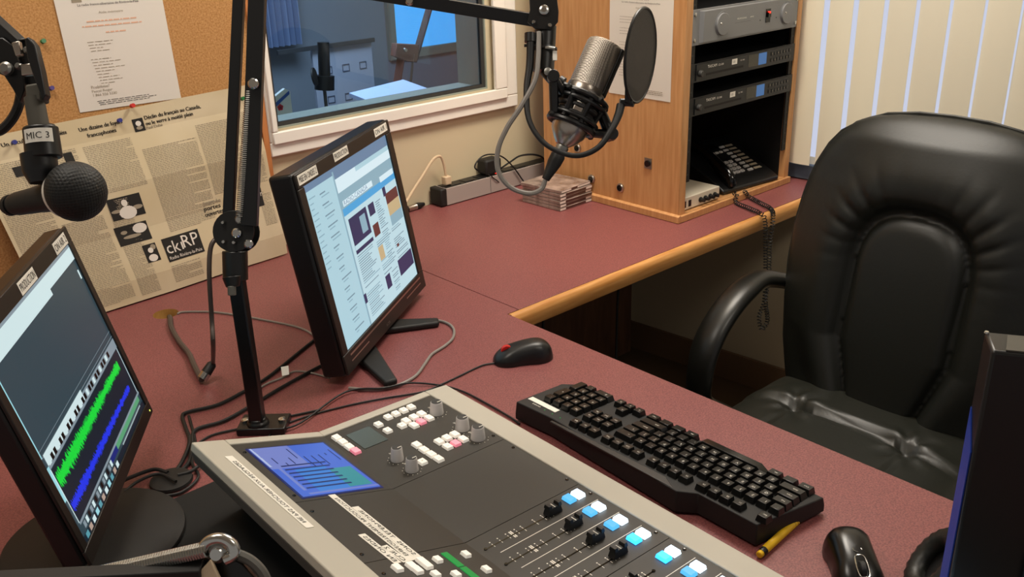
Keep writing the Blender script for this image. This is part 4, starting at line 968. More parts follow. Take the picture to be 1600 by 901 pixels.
# red stripe beside the wheel
pen_a, pen_b = on_z(1187, 866, .006), on_z(1290, 771, .006)
px_ = unit(pen_b-pen_a); LP = .138
t = thing('marker_pen', (*((pen_a+pen_b)/2)[:2], .001), 'yellow marker pen with a black band, half under the keyboard corner', 'pen')
b = MB(); b.lathe(pen_a+px_*.012, px_, [(.0052, 0), (.0056, .003), (.0056, .075), (.0050, .10), (.0046, .105)], 16); b.build('barrel', M_['yellow'], t)
b = MB(); b.lathe(pen_a+px_*.004, px_, [(.0050, 0), (.0054, .001), (.0054, .008)], 16); b.build('band', M_['black'], t)
b = MB(); b.lathe(pen_a-px_*.002, px_, [(.0034, 0), (.0046, .001), (.0046, .006)], 16); b.build('end_plug', M_['yellow'], t)
b = MB(); b.lathe(pen_a+px_*.117, px_, [(.0046, 0), (.0030, .010), (.0012, .022)], 12); b.build('tip', M_['greyd'], t)
for s_ in (.082, .088, .094):
    b = MB(); b.lathe(pen_a+px_*s_, px_, [(.0053, 0), (.0057, .0008), (.0053, .002)], 16); b.build('grip_ring', M_['brown'], t)

# headphones lying at the right
hc_ = on_z(1462, 893, .040)
t = thing('headphones', (hc_[0], hc_[1], .0009), 'black over-ear headphones with pleated cushions beside the glossy mouse', 'headphones')
hx = unit(V(-.30, .55, .42)); hy = unit(np.cross(hx, V(0, 0, 1)))
def cup(c, ax, sgn):
    cu = MB(); n1, n2 = 44, 12; a = unit(np.cross(ax, V(.1, .2, 1))); bb_ = np.cross(ax, a); vs = []; fs = []
    for i in range(n1):
        th = 2*PI*i/n1; rad = a*math.cos(th)+bb_*math.sin(th); pl_ = 1+.10*(i % 2)
        for j in range(n2):
            q = 2*PI*j/n2; vs.append(c+rad*(.036+.0130*math.cos(q)*pl_)+ax*.0120*math.sin(q)*pl_)
    for i in range(n1):
        for j in range(n2): fs.append((i*n2+j, ((i+1) % n1)*n2+j, ((i+1) % n1)*n2+(j+1) % n2, i*n2+(j+1) % n2))
    cu.add(vs, fs); o = cu.build('ear_cushion', M_['leather'], t, ang=80)
    cs = MB(); cs.lathe(c-ax*.004, -ax, [(.034, 0), (.036, .006), (.034, .020), (.022, .026), (.001, .027)], 32); cs.build('ear_cup', M_['black'], t)
cup(hc_+V(0, 0, .010), hx, 1)
cup(hc_+V(.035, -.125, -.002), unit(V(.1, .3, .9)), 1)
b = MB(); b.tube([hc_+V(.01, -.02, .02), hc_+V(.06, -.01, .01), hc_+V(.12, -.06, .0), hc_+V(.11, -.13, .0), hc_+V(.06, -.16, .0)], .006, 8, 0, 8, 1.6); b.build('headband', M_['black'], t)

# ================================================================== RIGHT MONITOR seen from behind
fh = unit(V(CF[0], CF[1], 0)); rh = V(fh[1], -fh[0], 0)
c3 = dep(1548, 548, .80); aa = math.radians(-18); w3 = rh*math.cos(aa)+fh*math.sin(aa); d3 = -rh*math.sin(aa)+fh*math.cos(aa)
m3o = c3+w3*.20+d3*.03
m3 = thing('computer_monitor', (m3o[0], m3o[1], .001), 'black monitor seen from behind at the right edge, with a blue side strip', 'monitor')  # the blue side strip stands in for reflected blue light
MW, MH, MT = .40, .33, .042
S3 = Plane(c3, w3, (0, 0, -1), -d3)
b = MB(); b.prism([S3.P(.001, 0, 0), S3.P(MW-.001, 0, 0), S3.P(MW-.001, MH, 0), S3.P(.001, MH, 0)], d3*MT); b.prism([S3.P(.06, .05, 0), S3.P(MW-.06, .05, 0), S3.P(MW-.06, MH-.05, 0), S3.P(.06, MH-.05, 0)], -d3*.008)
b.build('housing', M_['black'], m3, bevel=.003)
b = MB(); b.prism([S3.P(.012, -.0002, -.002), S3.P(MW-.012, -.0002, -.002), S3.P(MW-.012, -.0002, -MT+.008), S3.P(.018, -.0002, -MT+.008)], (0, 0, .0014)); b.build('top_trim', M_['darksteel'], m3)
b = MB(); b.prism([S3.P(.0008, .105, -.005), S3.P(.0008, MH-.002, -.005), S3.P(.0008, MH-.002, -MT+.005), S3.P(.0008, .075, -MT+.005)], -w3*.0012); o = b.build('side_reflection', M_['bluesheen'], m3); o['label'] = 'blue side strip'  # thin strip standing in for blue light reflected by the housing side
b = MB(); b.lathe(S3.P(.002, 0, -MT+.004), (0, 0, 1), [(.0022, 0), (.0018, .0015)], 10); b.build('corner_pin', M_['chrome'], m3)
b = MB(); b.rect(Plane(c3+d3*(MT+.0004), w3, (0, 0, -1), d3), .015, .015, MW-.015, MH-.02, 0); b.build('screen', glow('editor_screen_blue', '#6a86b8', .5), m3, smooth=False)
fc = m3o+d3*.05; b = MB(); b.lathe((fc[0], fc[1], .001), (0, 0, 1), [(.09, 0), (.092, .003), (.088, .012), (.001, .014)], 40); b.build('base', M_['black'], m3)
b = MB(); b.prism([V(fc[0], fc[1], .012)-w3*.03, V(fc[0], fc[1], .012)+w3*.03, V(fc[0], fc[1], .012)+w3*.03-d3*.018, V(fc[0], fc[1], .012)-w3*.03-d3*.018], (0, 0, .16)); b.build('neck', M_['black'], m3, bevel=.004)

# ================================================================== BOOM ARM WITH THE STUDIO MICROPHONE
def bar(b, p, q, wd, dp, m=0, side=None):            # rectangular steel bar between two points
    ax = unit(q-p); s_ = side if side is not None else CR; s_ = unit(s_-ax*(s_@ax)); t_ = np.cross(ax, s_); L_ = np.linalg.norm(q-p)
    b.box((p+q)/2, (wd, dp, L_), (s_, t_, ax), m)
def spring(p, q, R, r, turns): return helix([p, p*.67+q*.33, p*.33+q*.67, q], R, turns, r, 6, 0, None, 9)
def disc(b, c, r, th, m=0, n=28, ax=None): ax = -CF if ax is None else ax; b.lathe(c-ax*th/2, ax, [(r, 0), (r, th)], n, m)
base = on_z(405, 672, 0)
boom = thing('microphone_boom_arm', (base[0], base[1], .001), 'black two-section spring boom arm clamped to the desk, holding the studio microphone', 'boom arm')
b = MB(); cx = base+V(.01, .0, 0)
dd = unit(V(CR[0], CR[1], 0)); de = V(-dd[1], dd[0], 0)
b.box(cx+V(0, 0, .007), (.078, .050, .012), (dd, de, V(0, 0, 1))); b.lathe(base+V(0, 0, .012), (0, 0, 1), [(.018, 0), (.017, .006), (.014, .008), (.014, .012)], 24)
b.build('desk_clamp', M_['steelblack'], boom, bevel=.002)
for sgn in (-1, 1):
    b = MB(); b.lathe(cx+dd*.030*sgn+V(0, 0, .013), (0, 0, 1), [(.006, 0), (.006, .004), (.003, .005)], 14); b.build('clamp_bolt', M_['chrome'], boom)
J = dep(370, 362, 1.38)
lowp = base+V(0, 0, .014); hip = dep(366, 410, 1.385)
b = MB(); bar(b, lowp, hip, .0225, .0225); b.build('post', M_['steelblack'], boom, bevel=.003)
b = MB(); b.cyl(dep(368, 437, 1.385), dep(367, 392, 1.38), .0185, 20); b.cyl(dep(362, 432, 1.37), dep(364, 448, 1.37), .014, 18, 0, .010); b.cyl(dep(362, 446, 1.365), dep(362.5, 461, 1.367), .0062, 12, 1); b.build('swivel_collar', [M_['steelblack'], M_['greyd']], boom, bevel=.001)
b = MB(); disc(b, J-CF*.016, .0305, .003); disc(b, J+CF*.014, .0305, .003); disc(b, J, .012, .03); b.build('elbow_plate', M_['steelblack'], boom, bevel=.0006)
for x, y, r in ((370, 364, .0072), (374, 343, .006), (389, 381, .0068), (349, 348, .0028), (350, 378, .0030), (366, 379, .0030)):
    b = MB(); c = dep(x, y, 1.36); b.lathe(c, -CF, [(r, 0), (r, .003), (r*.7, .005), (r*.35, .005)], 16); b.build('bolt', M_['chrome'], boom)
E1, E2 = dep(377, -75, 1.30), dep(405, -75, 1.29)
b = MB(); bar(b, dep(357, 345, 1.375), E1, .0155, .012); b.build('arm_bar', M_['steelblack'], boom, bevel=.001)
b = MB(); bar(b, dep(390, 352, 1.36), E2, .0235, .014); b.build('arm_bar', M_['steelblack'], boom, bevel=.001)
b = MB(); c = dep(396, 131, 1.31); b.lathe(c, -CF, [(.0078, 0), (.0078, .002), (.006, .004), (.003, .004)], 18); b.build('bolt', M_['chrome'], boom)
b = spring(dep(374, 338, 1.352), dep(389, 140, 1.322), .0048, .0010, 62); b.build('tension_spring', M_['steel'], boom)
EL = dep(391, -70, 1.29)
b = MB(); disc(b, EL-CF*.014, .030, .003); disc(b, EL+CF*.012, .030, .003); disc(b, EL, .012, .026); b.build('elbow_plate', M_['steelblack'], boom, bevel=.0006)
HD = dep(849, 20, 1.30)
b = MB(); bar(b, dep(395, -41, 1.295), dep(845, 33, 1.30), .0175, .012, 0, V(0, 0, 1)); b.build('arm_bar', M_['steelblack'], boom, bevel=.001)
b = MB(); bar(b, dep(405, -75, 1.295), dep(850, -3, 1.305), .010, .010, 0, V(0, 0, 1)); b.build('arm_bar', M_['steelblack'], boom, bevel=.001)
b = MB(); c = dep(640, 2, 1.286); b.lathe(c, -CF, [(.006, 0), (.006, .002), (.0045, .004), (.002, .004)], 18); b.build('bolt', M_['chrome'], boom)
b = MB()
pp = [(826, -22), (832, -30), (858, -34), (868, -22), (873, 18), (872, 34), (862, 46), (836, 45), (824, 34), (828, 15)]
for dz in (1.283, 1.308): b.prism([dep(x, y, dz) for x, y in pp], CF*.003)
b.build('head_plate', M_['steelblack'], boom, bevel=.0008)
for x, y, r in ((850, 16, .0070), (834, 35, .0028), (859, 40, .0032)):
    b = MB(); b.lathe(dep(x, y, 1.283), -CF, [(r, 0), (r, .0025), (r*.7, .004), (r*.3, .004)], 16); b.build('bolt', M_['chrome'], boom)
b = MB(); b.cyl(dep(853, 40, 1.30), dep(849, 112, 1.30), .0150, 18); b.cyl(dep(851, 75, 1.30), dep(851, 80, 1.30), .0178, 18); b.build('head_sleeve', M_['steelblack'], boom, bevel=.001)
b = MB(); b.cyl(dep(852, 74, 1.283), dep(867, 76, 1.283), .0022, 10); b.build('lock_pin', M_['chrome'], boom)
b = MB(); b.box(dep(867, 87, 1.288), (.006, .013, .003), (CR, CU, -CF)); b.build('sleeve_tag', M_['label'], boom)
# vertical cable running down the post
b = MB(); b.tube([dep(350, 362, 1.40), dep(338, 372, 1.39), dep(329, 388, 1.385), dep(327, 430, 1.39), dep(331, 500, 1.42), dep(333, 540, 1.435), on_z(333, 566, .036)], .0037, 10); tag(b.build('microphone_cable', M_['greycabled']), 'dark cable hanging from the boom elbow down to the desk connector', 'cable')
a_, b_ = on_z(333, 566, .034), on_z(317, 590, .013); ax = unit(b_-a_)
t = thing('audio_connector', (*((a_+b_)/2)[:2], .001), 'black and silver cable connector on the desk between round hole and boom post', 'connector')
b = MB(); b.lathe(a_, ax, [(.005, 0), (.0085, .004), (.0095, .022)], 16); b.build('boot', M_['rubber'], t)
b = MB(); b.lathe(a_+ax*.022, ax, [(.0095, 0), (.0092, .012)], 16); b.build('shell', M_['chrome'], t)
wires('microphone_cable', [on_z(264, 494, -.03), on_z(266, 497, .004), on_z(268, 512, .007), on_z(280, 533, .008), on_z(295, 552, .009), on_z(304, 572, .011), b_+ax*.004], .0052, M_['greycabled'], 'thick dark cable coming out of the round desk hole to the connector')

# ---- large microphone in its shock mount
mt, mb_ = dep(948, 66, 1.300), dep(881, 222, 1.300)
mt = dep(948, 68, 1.30)
ma = unit(mt-dep(884, 214, 1.30)); mcn = dep(884, 214, 1.30); ms = unit(CR-ma*(CR@ma)); mn = np.cross(ms, ma); mn = mn if mn@(-CF) > 0 else -mn
LM = np.linalg.norm(mt-mcn)
mic = thing('studio_microphone', mcn, 'silver mesh large studio microphone in a black shock mount', 'microphone', None)
R = .0268
def oval(t0, t1, r0, r1, m=0, n=32, fl=.86, b=None):
    b = b or MB(); pr = [(r0, t0), (r1, t1)]; return b
ms2 = unit(ms*math.cos(.35)+mn*math.sin(.35)); 
b = MB(); b.lathe(mcn, ma, [(R*1.0, LM*.52), (R*1.0, LM*.955), (R*.94, LM*.985), (R*.80, LM), (.001, LM)], 40); b.build('grille', M_['mesh'], mic)
b = MB(); gn = np.cross(ma, CF); side = unit(ms*.96+mn*.28)
for i in range(-5, 6):
    a = i*.055; v_ = unit(side*math.cos(a)+unit(np.cross(ma, side))*math.sin(a)); b.box(mcn+ma*LM*.74+v_*(R+.0005), (.003, .003, LM*.48), (v_, np.cross(ma, v_), ma))
b.build('grille_rib', M_['blackm'], mic)
b = MB(); b.lathe(mcn, ma, [(R*1.03, LM*.44), (R*1.04, LM*.45), (R*1.04, LM*.52), (R*1.0, LM*.53)], 40); b.build('collar_ring', M_['nickel'], mic)
b = MB(); b.lathe(mcn, ma, [(.010, -.012), (.016, -.006), (R*.92, .006), (R*.98, .018), (R*.98, LM*.45)], 40); b.build('body', M_['nickel'], mic)
b = MB(); b.lathe(mcn, ma, [(R*1.0, .030), (R*1.04, .033), (R*1.04, LM*.40), (R*1.0, LM*.42)], 36); b.build('body_sleeve', M_['blackm'], mic)
xl = dep(852, 281, 1.30); xa = dep(883, 222, 1.30); xx = unit(xl-xa)
b = MB(); b.lathe(xa, xx, [(.0078, -.004), (.0078, .006), (.0092, .007), (.0092, .018), (.0085, .019)], 20); b.build('connector_shell', M_['steel'], mic)
b = MB(); b.lathe(xa+xx*.019, xx, [(.0095, 0), (.0105, .003), (.0100, .014), (.0055, .040)], 20); b.build('connector_boot', M_['rubber'], mic)
sm = thing('shock_mount', dep(905, 165, 1.30), 'black elastic shock mount cradling the studio microphone', 'shock mount')
def ringt(t, rad, tr, m=0, b=None):
    b = b or MB(); c = mcn+ma*t; P = [c+ms*math.cos(q)*rad+mn*math.sin(q)*rad for q in np.linspace(0, 2*PI, 33)]
    b.tube(P, tr, 8, m, 1); return b
b = ringt(LM*.42, .035, .0040); ringt(LM*.36, .036, .0032, 0, b); b.build('upper_ring', M_['black'], sm)
b = ringt(.018, .033, .0042); ringt(.028, .034, .003, 0, b); b.build('lower_ring', M_['black'], sm)
b = ringt(LM*.22, .0285, .0042); ringt(LM*.30, .0285, .0040, 0, b); ringt(LM*.14, .0285, .0038, 0, b); b.build('inner_cage', M_['blackm'], sm)
for q in (.3, 1.2, 2.0, 3.6, 4.6, 5.6):
    b = MB(); d = ms*math.cos(q)+mn*math.sin(q); b.tube([mcn+ma*.018+d*.034, mcn+ma*LM*.20+d*.029, mcn+ma*LM*.40+d*.034], .0042, 8, 0, 6, 1.6); b.build('elastic_strut', M_['black'], sm)
for q in (2.55, -.35, -.05):
    d = ms*math.cos(q)+mn*math.sin(q); b = MB(); rr_ = .058 if q < 2 else .055
    top_ = mcn+ma*(LM*.36)+d*.034; out = mcn+ma*(LM*.20 if q > 2 else .030)+d*rr_; bt = mcn+ma*.022+d*.034
    if q > 2: out = mcn+ma*(LM*.44)+d*.058
    b.tube([top_, out], .0072, 10, 0, 1, .8); b.tube([out, bt], .0072, 10, 0, 1, .8); b.lathe(out-mn*.008, mn, [(.0085, 0), (.0085, .016)], 14); b.build('outrigger_arm', M_['black'], sm, bevel=.0008)
b = MB(); b.tube([dep(852, 112, 1.30), dep(866, 126, 1.29), dep(885, 138, 1.285), dep(903, 148, 1.275)], [.0085, .0095, .0085, .0080], 14, 0, 4, .8); b.cyl(dep(872, 129, 1.288), dep(878, 133, 1.287), .0115, 16); b.build('mount_arm', M_['black'], sm)
b = MB(); b.lathe(dep(856, 112, 1.285), -CF, [(.0055, 0), (.0055, .0025), (.003, .0035)], 14); b.build('mount_bolt', M_['steel'], sm)
b = MB(); b.box(mcn+ma*LM*.27-CF*.0285, (.016, .020, .004), (unit(ms), ma, -CF), 0, .8); b.build('badge_plate', M_['nickel'], sm, bevel=.001)
for tt, qq in ((LM*.42, 2.2), (LM*.42, -.4), (LM*.42, .9), (.018, 2.5), (.018, -.6)):
    d = ms*math.cos(qq)+mn*math.sin(qq); b = MB(); b.lathe(mcn+ma*tt+d*.036, d, [(.004, 0), (.0045, .003), (.003, .006)], 10); b.build('elastic_peg', M_['blackm'], sm)
# pop filter on its gooseneck
pf = thing('pop_filter', dep(1000, 90, 1.27), 'round dark nylon pop filter on a curved black gooseneck', 'pop filter')
pc = dep(1001, 87, 1.27); pu = unit(dep(1013, 17, 1.27)-dep(986, 158, 1.27))     # long diameter direction
Rp = np.linalg.norm(dep(1013, 17, 1.27)-dep(986, 158, 1.27))/2
k = 30/73.0; ps = unit(np.cross(pu, CF)); ps = ps if ps@CR > 0 else -ps
pside = unit(ps*k+CF*math.sqrt(1-k*k)); pn = unit(np.cross(pu, pside))
P = [pc+pu*math.cos(q)*Rp+pside*math.sin(q)*Rp for q in np.linspace(0, 2*PI, 49)]
b = MB(); b.tube(P, .0022, 8, 0, 1); b.build('hoop', M_['black'], pf)
b = MB(); b.lathe(pc-pn*.001, pn, [(Rp-.001, 0), (Rp-.001, .0008), (Rp*.5, .0022), (.001, .0026)], 48); b.build('nylon_mesh', M_['popmesh'], pf)
b = MB(); c = pc-pu*(Rp-.006); b.prism([c-pside*.026+pu*.012, c+pside*.026+pu*.012, c+pside*.012-pu*.012, c-pside*.012-pu*.012], pn*.006); b.lathe(dep(968, 160, 1.27), unit(dep(985, 160, 1.27)-dep(968, 160, 1.27)), [(.0055, 0), (.0055, .018)], 14); b.build('hoop_bracket', M_['black'], pf, bevel=.001)
b = MB(); b.tube([dep(829, 60, 1.285), dep(828, 100, 1.285), dep(823, 140, 1.28), dep(826, 185, 1.27), dep(845, 218, 1.262), dep(873, 237, 1.255), dep(905, 243, 1.25), dep(935, 230, 1.25), dep(955, 203, 1.255), dep(966, 180, 1.265), dep(970, 164, 1.27)], [.0055, .0055, .0045, .0038, .0036, .0036, .0036, .004, .0046, .0056, .006], 12); b.build('gooseneck', M_['rubber'], pf)
b = MB(); b.cyl(dep(829, 52, 1.287), dep(829, 66, 1.287), .0085, 14); b.cyl(dep(819, 71, 1.285), dep(842, 71, 1.285), .0022, 10); b.box(dep(837, 62, 1.293), (.020, .014, .010), (CR, CU, -CF)); b.build('clamp', M_['black'], pf)
wires('microphone_cable', [dep(842, 50, 1.285), dep(841, 90, 1.278), dep(836, 125, 1.275), dep(815, 165, 1.275), dep(792, 200, 1.28), dep(778, 235, 1.285), dep(779, 268, 1.29), dep(797, 292, 1.295), dep(825, 302, 1.298), dep(845, 296, 1.3), dep(852, 281, 1.3)], .0036, M_['greycable'], 'grey microphone cable looping down from the boom head to the studio microphone')

# ================================================================== MICROPHONE 3 (upper left)
D3 = .78
mk = thing('handheld_microphone', dep(119, 299, D3), 'black ball-head vocal microphone at the upper left, pointing right', 'microphone')
c = dep(119, 299, D3); ax = unit(dep(124, 296, D3-.02)-dep(8, 324, D3+.01)); ax = unit(dep(119, 299, D3)-dep(10, 322, D3+.045))
Rb = 47*D3/FPX
b = MB(); b.lathe(c, ax, [(.0012 if q == 0 else Rb*math.sin(q)*1.0, -Rb*math.cos(q)*.93) for q in np.linspace(.62, PI-.001, 18)], 40); b.build('ball_grille', M_['ballmesh'], mk)
b = MB(); b.lathe(c, ax, [(Rb*.62, -Rb*.86), (Rb*.80, -Rb*.66), (Rb*.84, -Rb*.50), (Rb*.70, -Rb*.4)], 40); b.build('grille_band', M_['label'], mk)
b = MB(); b.lathe(c, ax, [(.0075, -.088), (.0095, -.082), (.0102, -.078), (.0115, -.050), (.0130, -.032), (Rb*.58, -Rb*.80)], 32); b.lathe(c, ax, [(.0075, -.094), (.0095, -.090), (.0095, -.086)], 24); b.build('handle', M_['blackm'], mk)
hm = thing('microphone_boom_arm', dep(20, 90, D3+.02), 'small black boom head at the upper left with a white MIC 3 tape', 'boom arm')
t_ = lambda x, y, d=0: dep(x, y, D3+d)
b = MB(); b.tube([t_(66, 285), t_(63, 265), t_(60, 240)], [.010, .0142, .0145], 18, 0, 4); b.build('swivel_joint', M_['black'], hm)
b = MB(); b.cyl(t_(69, 247), t_(63, 199), .0146, 28, 0, .0138); b.build('collar', M_['black'], hm, bevel=.001)
pc1, pc2 = t_(66.5, 238), t_(62.5, 206); 
axc = unit(pc2-pc1); b = MB(); n = 14; rr = .0147; aC = unit(np.cross(axc, CF)); bC = unit(np.cross(axc, aC)); bC = bC if bC@(-CF) > 0 else -bC; aC = aC if aC@CR > 0 else -aC
Lc = np.linalg.norm(pc2-pc1); c0 = t_(67, 228)
def lw_(s_, t): a = s_/rr; return c0+axc*(t+.002)+(aC*math.sin(a)+bC*math.cos(a))*rr
vs = [lw_(-.0088+.0245*i/16, t) for t in (-.001, .0105) for i in range(17)]; b.add(vs, [(i, i+1, i+18, i+17) for i in range(16)], 0)
gv, gf = glyph('MIC 3'); x0 = min(p[0] for p in gv); x1 = max(p[0] for p in gv); rr = .0150
b.add([lw_(-.0058+(p[0]-x0)/(x1-x0)*.0185, .0020+p[1]*.0078) for p in gv], gf, 1); o = b.build('label_tape', [M_['label'], M_['ink']], hm, smooth=False); o['label'] = 'white tape reading MIC 3'
b = MB(); b.cyl(t_(62, 202), t_(53, 152), .0082, 24, 0, .0078); b.cyl(t_(61, 198), t_(62, 203), .0125, 24); b.build('steel_tube', M_['darksteel'], hm)
b = MB(); b.prism([t_(38, 132, -.006), t_(63, 128, -.006), t_(66, 158, -.006), t_(40, 158, -.006)], CF*.014); b.build('clamp_block', M_['darksteel'], hm, bevel=.002)
b = MB(); b.prism([t_(x, y, -.012) for x, y in ((38, 60), (44, 57), (54, 70), (64, 110), (71, 148), (66, 156), (52, 120), (42, 90))], CF*.010); b.build('cheek_plate', M_['black'], hm, bevel=.001)
b = MB(); b.prism([t_(x, y, .004) for x, y in ((-14, 60), (4, 58), (20, 70), (36, 110), (38, 140), (30, 160), (20, 140), (6, 118), (-14, 110))], CF*.006)
b.prism([t_(x, y, .010) for x, y in ((10, 64), (50, 62), (60, 100), (62, 130), (38, 132), (26, 100))], CF*.004); b.build('cheek_plate', M_['steelblack'], hm, bevel=.001)
b = MB(); bar(b, t_(-60, -10, .01), t_(30, 72, .01), .014, .010, 0, V(0, 0, 1)); b.build('arm_bar', M_['steelblack'], hm, bevel=.001)
for x, y, r in ((12, 108, .0055), (32, 105, .003), (45, 80, .003)):
    b = MB(); b.lathe(t_(x, y, .001), -CF, [(r, 0), (r, .004), (r*.6, .006)], 16); b.build('bolt', M_['steel'], hm)
b = MB(); b.prism([t_(17, 66, -.008), t_(29, 63, -.008), t_(33, 85, -.008), t_(24, 88, -.008)], CF*.006); b.prism([t_(31, 100, -.004), t_(50, 98, -.004), t_(52, 116, -.004), t_(33, 118, -.004)], CF*.006); b.build('bracket', M_['nickel'], hm, bevel=.001)
wires('microphone_cable', [t_(-40, 190, .02), t_(-8, 206, .02), t_(14, 192, .02), t_(29, 165, .02), t_(34, 130, .02), t_(36, 100, .012)], .0042, M_['rubber'], 'black cable curving behind the small boom head at the upper left')

# ================================================================== NEAR BOOM ARM at the lower left
DN = .62
g_ = lambda x, y, d=0: dep(x, y, DN+d)
nb_ = thing('microphone_boom_arm', g_(100, 900), 'black boom arm with a bright steel spring crossing the lower left corner', 'boom arm')
b = MB(); bar(b, g_(-260, 925), g_(318, 896), .014, .012, 0, V(0, 0, 1)); b.build('arm_bar', M_['blackm'], nb_, bevel=.001)
b = spring(g_(150, 898, .01), g_(325, 858, .0), .0050, .0012, 44); b.build('tension_spring', M_['chrome'], nb_)
b = MB(); b.tube([g_(312, 864), g_(325, 846), g_(345, 841), g_(362, 850), g_(366, 866), g_(352, 874)], .0040, 10, 0, 5); b.lathe(g_(342, 862, .004), -CF, [(.0065, 0), (.0065, .004), (.004, .007)], 18); b.build('spring_hook', M_['chrome'], nb_)
b = MB(); b.prism([g_(x, y, .006) for x, y in ((318, 868), (352, 866), (378, 880), (400, 905), (402, 960), (300, 960))], CF*.006); b.build('joint_plate', M_['steelblack'], nb_, bevel=.001)
b = MB(); b.tube([g_(366, 864, .008), g_(392, 876, .008), (g_(412, 898, .008)), g_(424, 935, .008)], .0038, 8); b.build('guide_cable', M_['greyd'], nb_)
b = MB(); b.prism([g_(329, 873, -.004), g_(344, 906, -.004), g_(344, 930, -.004), g_(298, 930, -.004), g_(303, 902, -.004)], CF*.004); b.build('wing_nut', M_['beige'], nb_, bevel=.001)

# ================================================================== CABLES ON THE DESK
def desk_cable(px, r, m, label, group=None, z=None):
    z = z or [r+.0008]*len(px); return wires('cable', [on_z(x, y, zz) for (x, y), zz in zip(px, z)], r, m, label, 'cable', group)
desk_cable([(277, 490), (287, 487), (330, 487), (370, 492), (420, 501), (462, 510), (485, 520), (500, 535)], .0021, M_['greycable'], 'thin grey cable running from the round desk hole to the middle monitor')
desk_cable([(505, 520), (470, 548), (420, 588), (380, 612), (340, 632), (295, 643), (285, 650), (290, 668), (296, 690), (285, 720), (270, 742)], .0032, M_['rubber'], 'upper black cable from the middle monitor to the round cable puck')
desk_cable([(520, 562), (485, 580), (440, 605), (395, 632), (350, 657), (305, 672), (300, 700), (293, 725), (270, 745)], .0032, M_['rubber'], 'lower black cable from the middle monitor to the round cable puck')
desk_cable([(515, 590), (485, 582), (460, 580), (440, 590), (415, 600), (400, 612)], .0018, M_['greycable'], 'short grey cable with a small white flag behind the middle monitor')
p = on_z(447, 585, .006); b = MB(); b.prism([p+V(-.008, 0, 0), p+V(.004, -.004, 0), p+V(.010, .006, .012), p+V(-.003, .010, .012)], (0, 0, .0006)); tag(b.build('cable_flag', M_['label']), 'small white paper flag wrapped on a thin cable behind the middle monitor', 'tag')
desk_cable([(545, 606), (580, 608), (617, 603), (648, 588), (664, 568), (675, 553), (695, 540), (708, 527), (708, 512), (692, 502), (660, 499), (632, 504)], .0027, M_['greycable'], 'light grey cable looping on the desk in front of the middle monitor')
desk_cable([(773, 567), (752, 571), (718, 587), (690, 600), (660, 612), (600, 622), (540, 634), (480, 650), (435, 668), (412, 690), (390, 700)], .0016, M_['rubber'], 'thin black mouse cord leading to the back of the console')
desk_cable([(812, 662), (795, 650), (760, 630), (725, 612), (690, 602), (640, 598), (600, 606), (540, 612), (470, 660), (430, 672)], .0017, M_['rubber'], 'thin black keyboard cord passing the upper corner of the console', z=[.003, .003, .003, .003, .003, .006, .006, .006, .006, .006])
desk_cable([(300, 700), (330, 680), (380, 668), (430, 655), (500, 640)], .0020, M_['rubber'], 'thin black cable passing under the boom arm clamp')
desk_cable([(278, 742), (300, 735), (325, 715), (352, 690)], .0028, M_['rubber'], 'short black cable from the cable puck towards the console corner', z=[.008]*4)
desk_cable([(262, 738), (240, 733), (205, 745), (190, 752), (170, 760)], .0030, M_['rubber'], 'black cable from the cable puck passing behind the left monitor', z=[.008]*5)
desk_cable([(275, 752), (248, 740), (215, 752), (195, 768)], .0024, M_['rubber'], 'second black cable from the cable puck towards the left monitor', z=[.012]*4)
desk_cable([(295, 650), (305, 690), (300, 722), (310, 745), (285, 768), (255, 775)], .0024, M_['rubber'], 'black cable curling round the right side of the cable puck')
pk = on_z(268, 752, .001); b = MB(); b.lathe(pk, (0, 0, 1), [(.030, 0), (.031, .001), (.030, .005), (.022, .0065), (.001, .0065)], 32); tag(b.build('cable_puck', M_['blackm']), 'flat round black puck lying between the left monitor and the console corner', 'cable puck')

# ================================================================== CHAIR
ch = thing('office_chair', (.50, -.515, FL+.001), 'black leather high-back office chair with looped armrests', 'chair')
def lerp(x, xs, ys): return float(np.interp(x, xs, ys))
YC = -.515
zs_ = [-.30, -.26, -.18, -.08, .0, .08, .15, .20, .25, .29, .32, .337, .348, .353]
hw_ = [.225, .245, .268, .285, .293, .294, .286, .276, .258, .233, .202, .165, .105, .02]
Zr = []
zz = np.r_[np.linspace(-.30, .25, 130), .262, .274, .285, .295, .304, .312, .320, .327, .333, .338, .3425, .3465, .3495, .3515, .353]
smooth_hw = lambda z: lerp(z, zs_, hw_)
def backx(z): return .655+(z+.1)*.19+.03*max(0, z-.2)**1*2
def relief(s_, z, y):
    hw = smooth_hw(z)
    e = max(0.0, 1-abs(s_)**3.2); ez = min(1, max(0, (.353-z)/.05))**.5
    edge = (e**.5)*ez
    d = .058*edge
    yy = abs(y)
    # lumbar pad outline
    top = .165; pw = .118 if z > -.12 else .118-.06*((-.12-z)/.18)
    q = (yy/pw)**2.6+(max(0, (z-.03))/(top-.03))**2.6 if z > .03 else (yy/pw)**2.6
    r_ = q**(1/2.6) if q > 0 else 0
    g = math.exp(-((r_-1.03)/.13)**2)
    d -= .021*g
    if r_ < 1: d += .006*(1-r_**2)
    else: d += .018*math.exp(-((r_-1.55)/.45)**2)*edge
    # gathered folds at the shoulders
    th = math.atan2(z-.06, yy-.02)
    if r_ > 1.05:
        fo = math.exp(-((th-.75)/.55)**2)*max(0, 1-abs(r_-1.45)/.5)
        d -= .0045*fo*(.5+.5*math.cos(th*26+y*6))**2
    return d
NX = 131
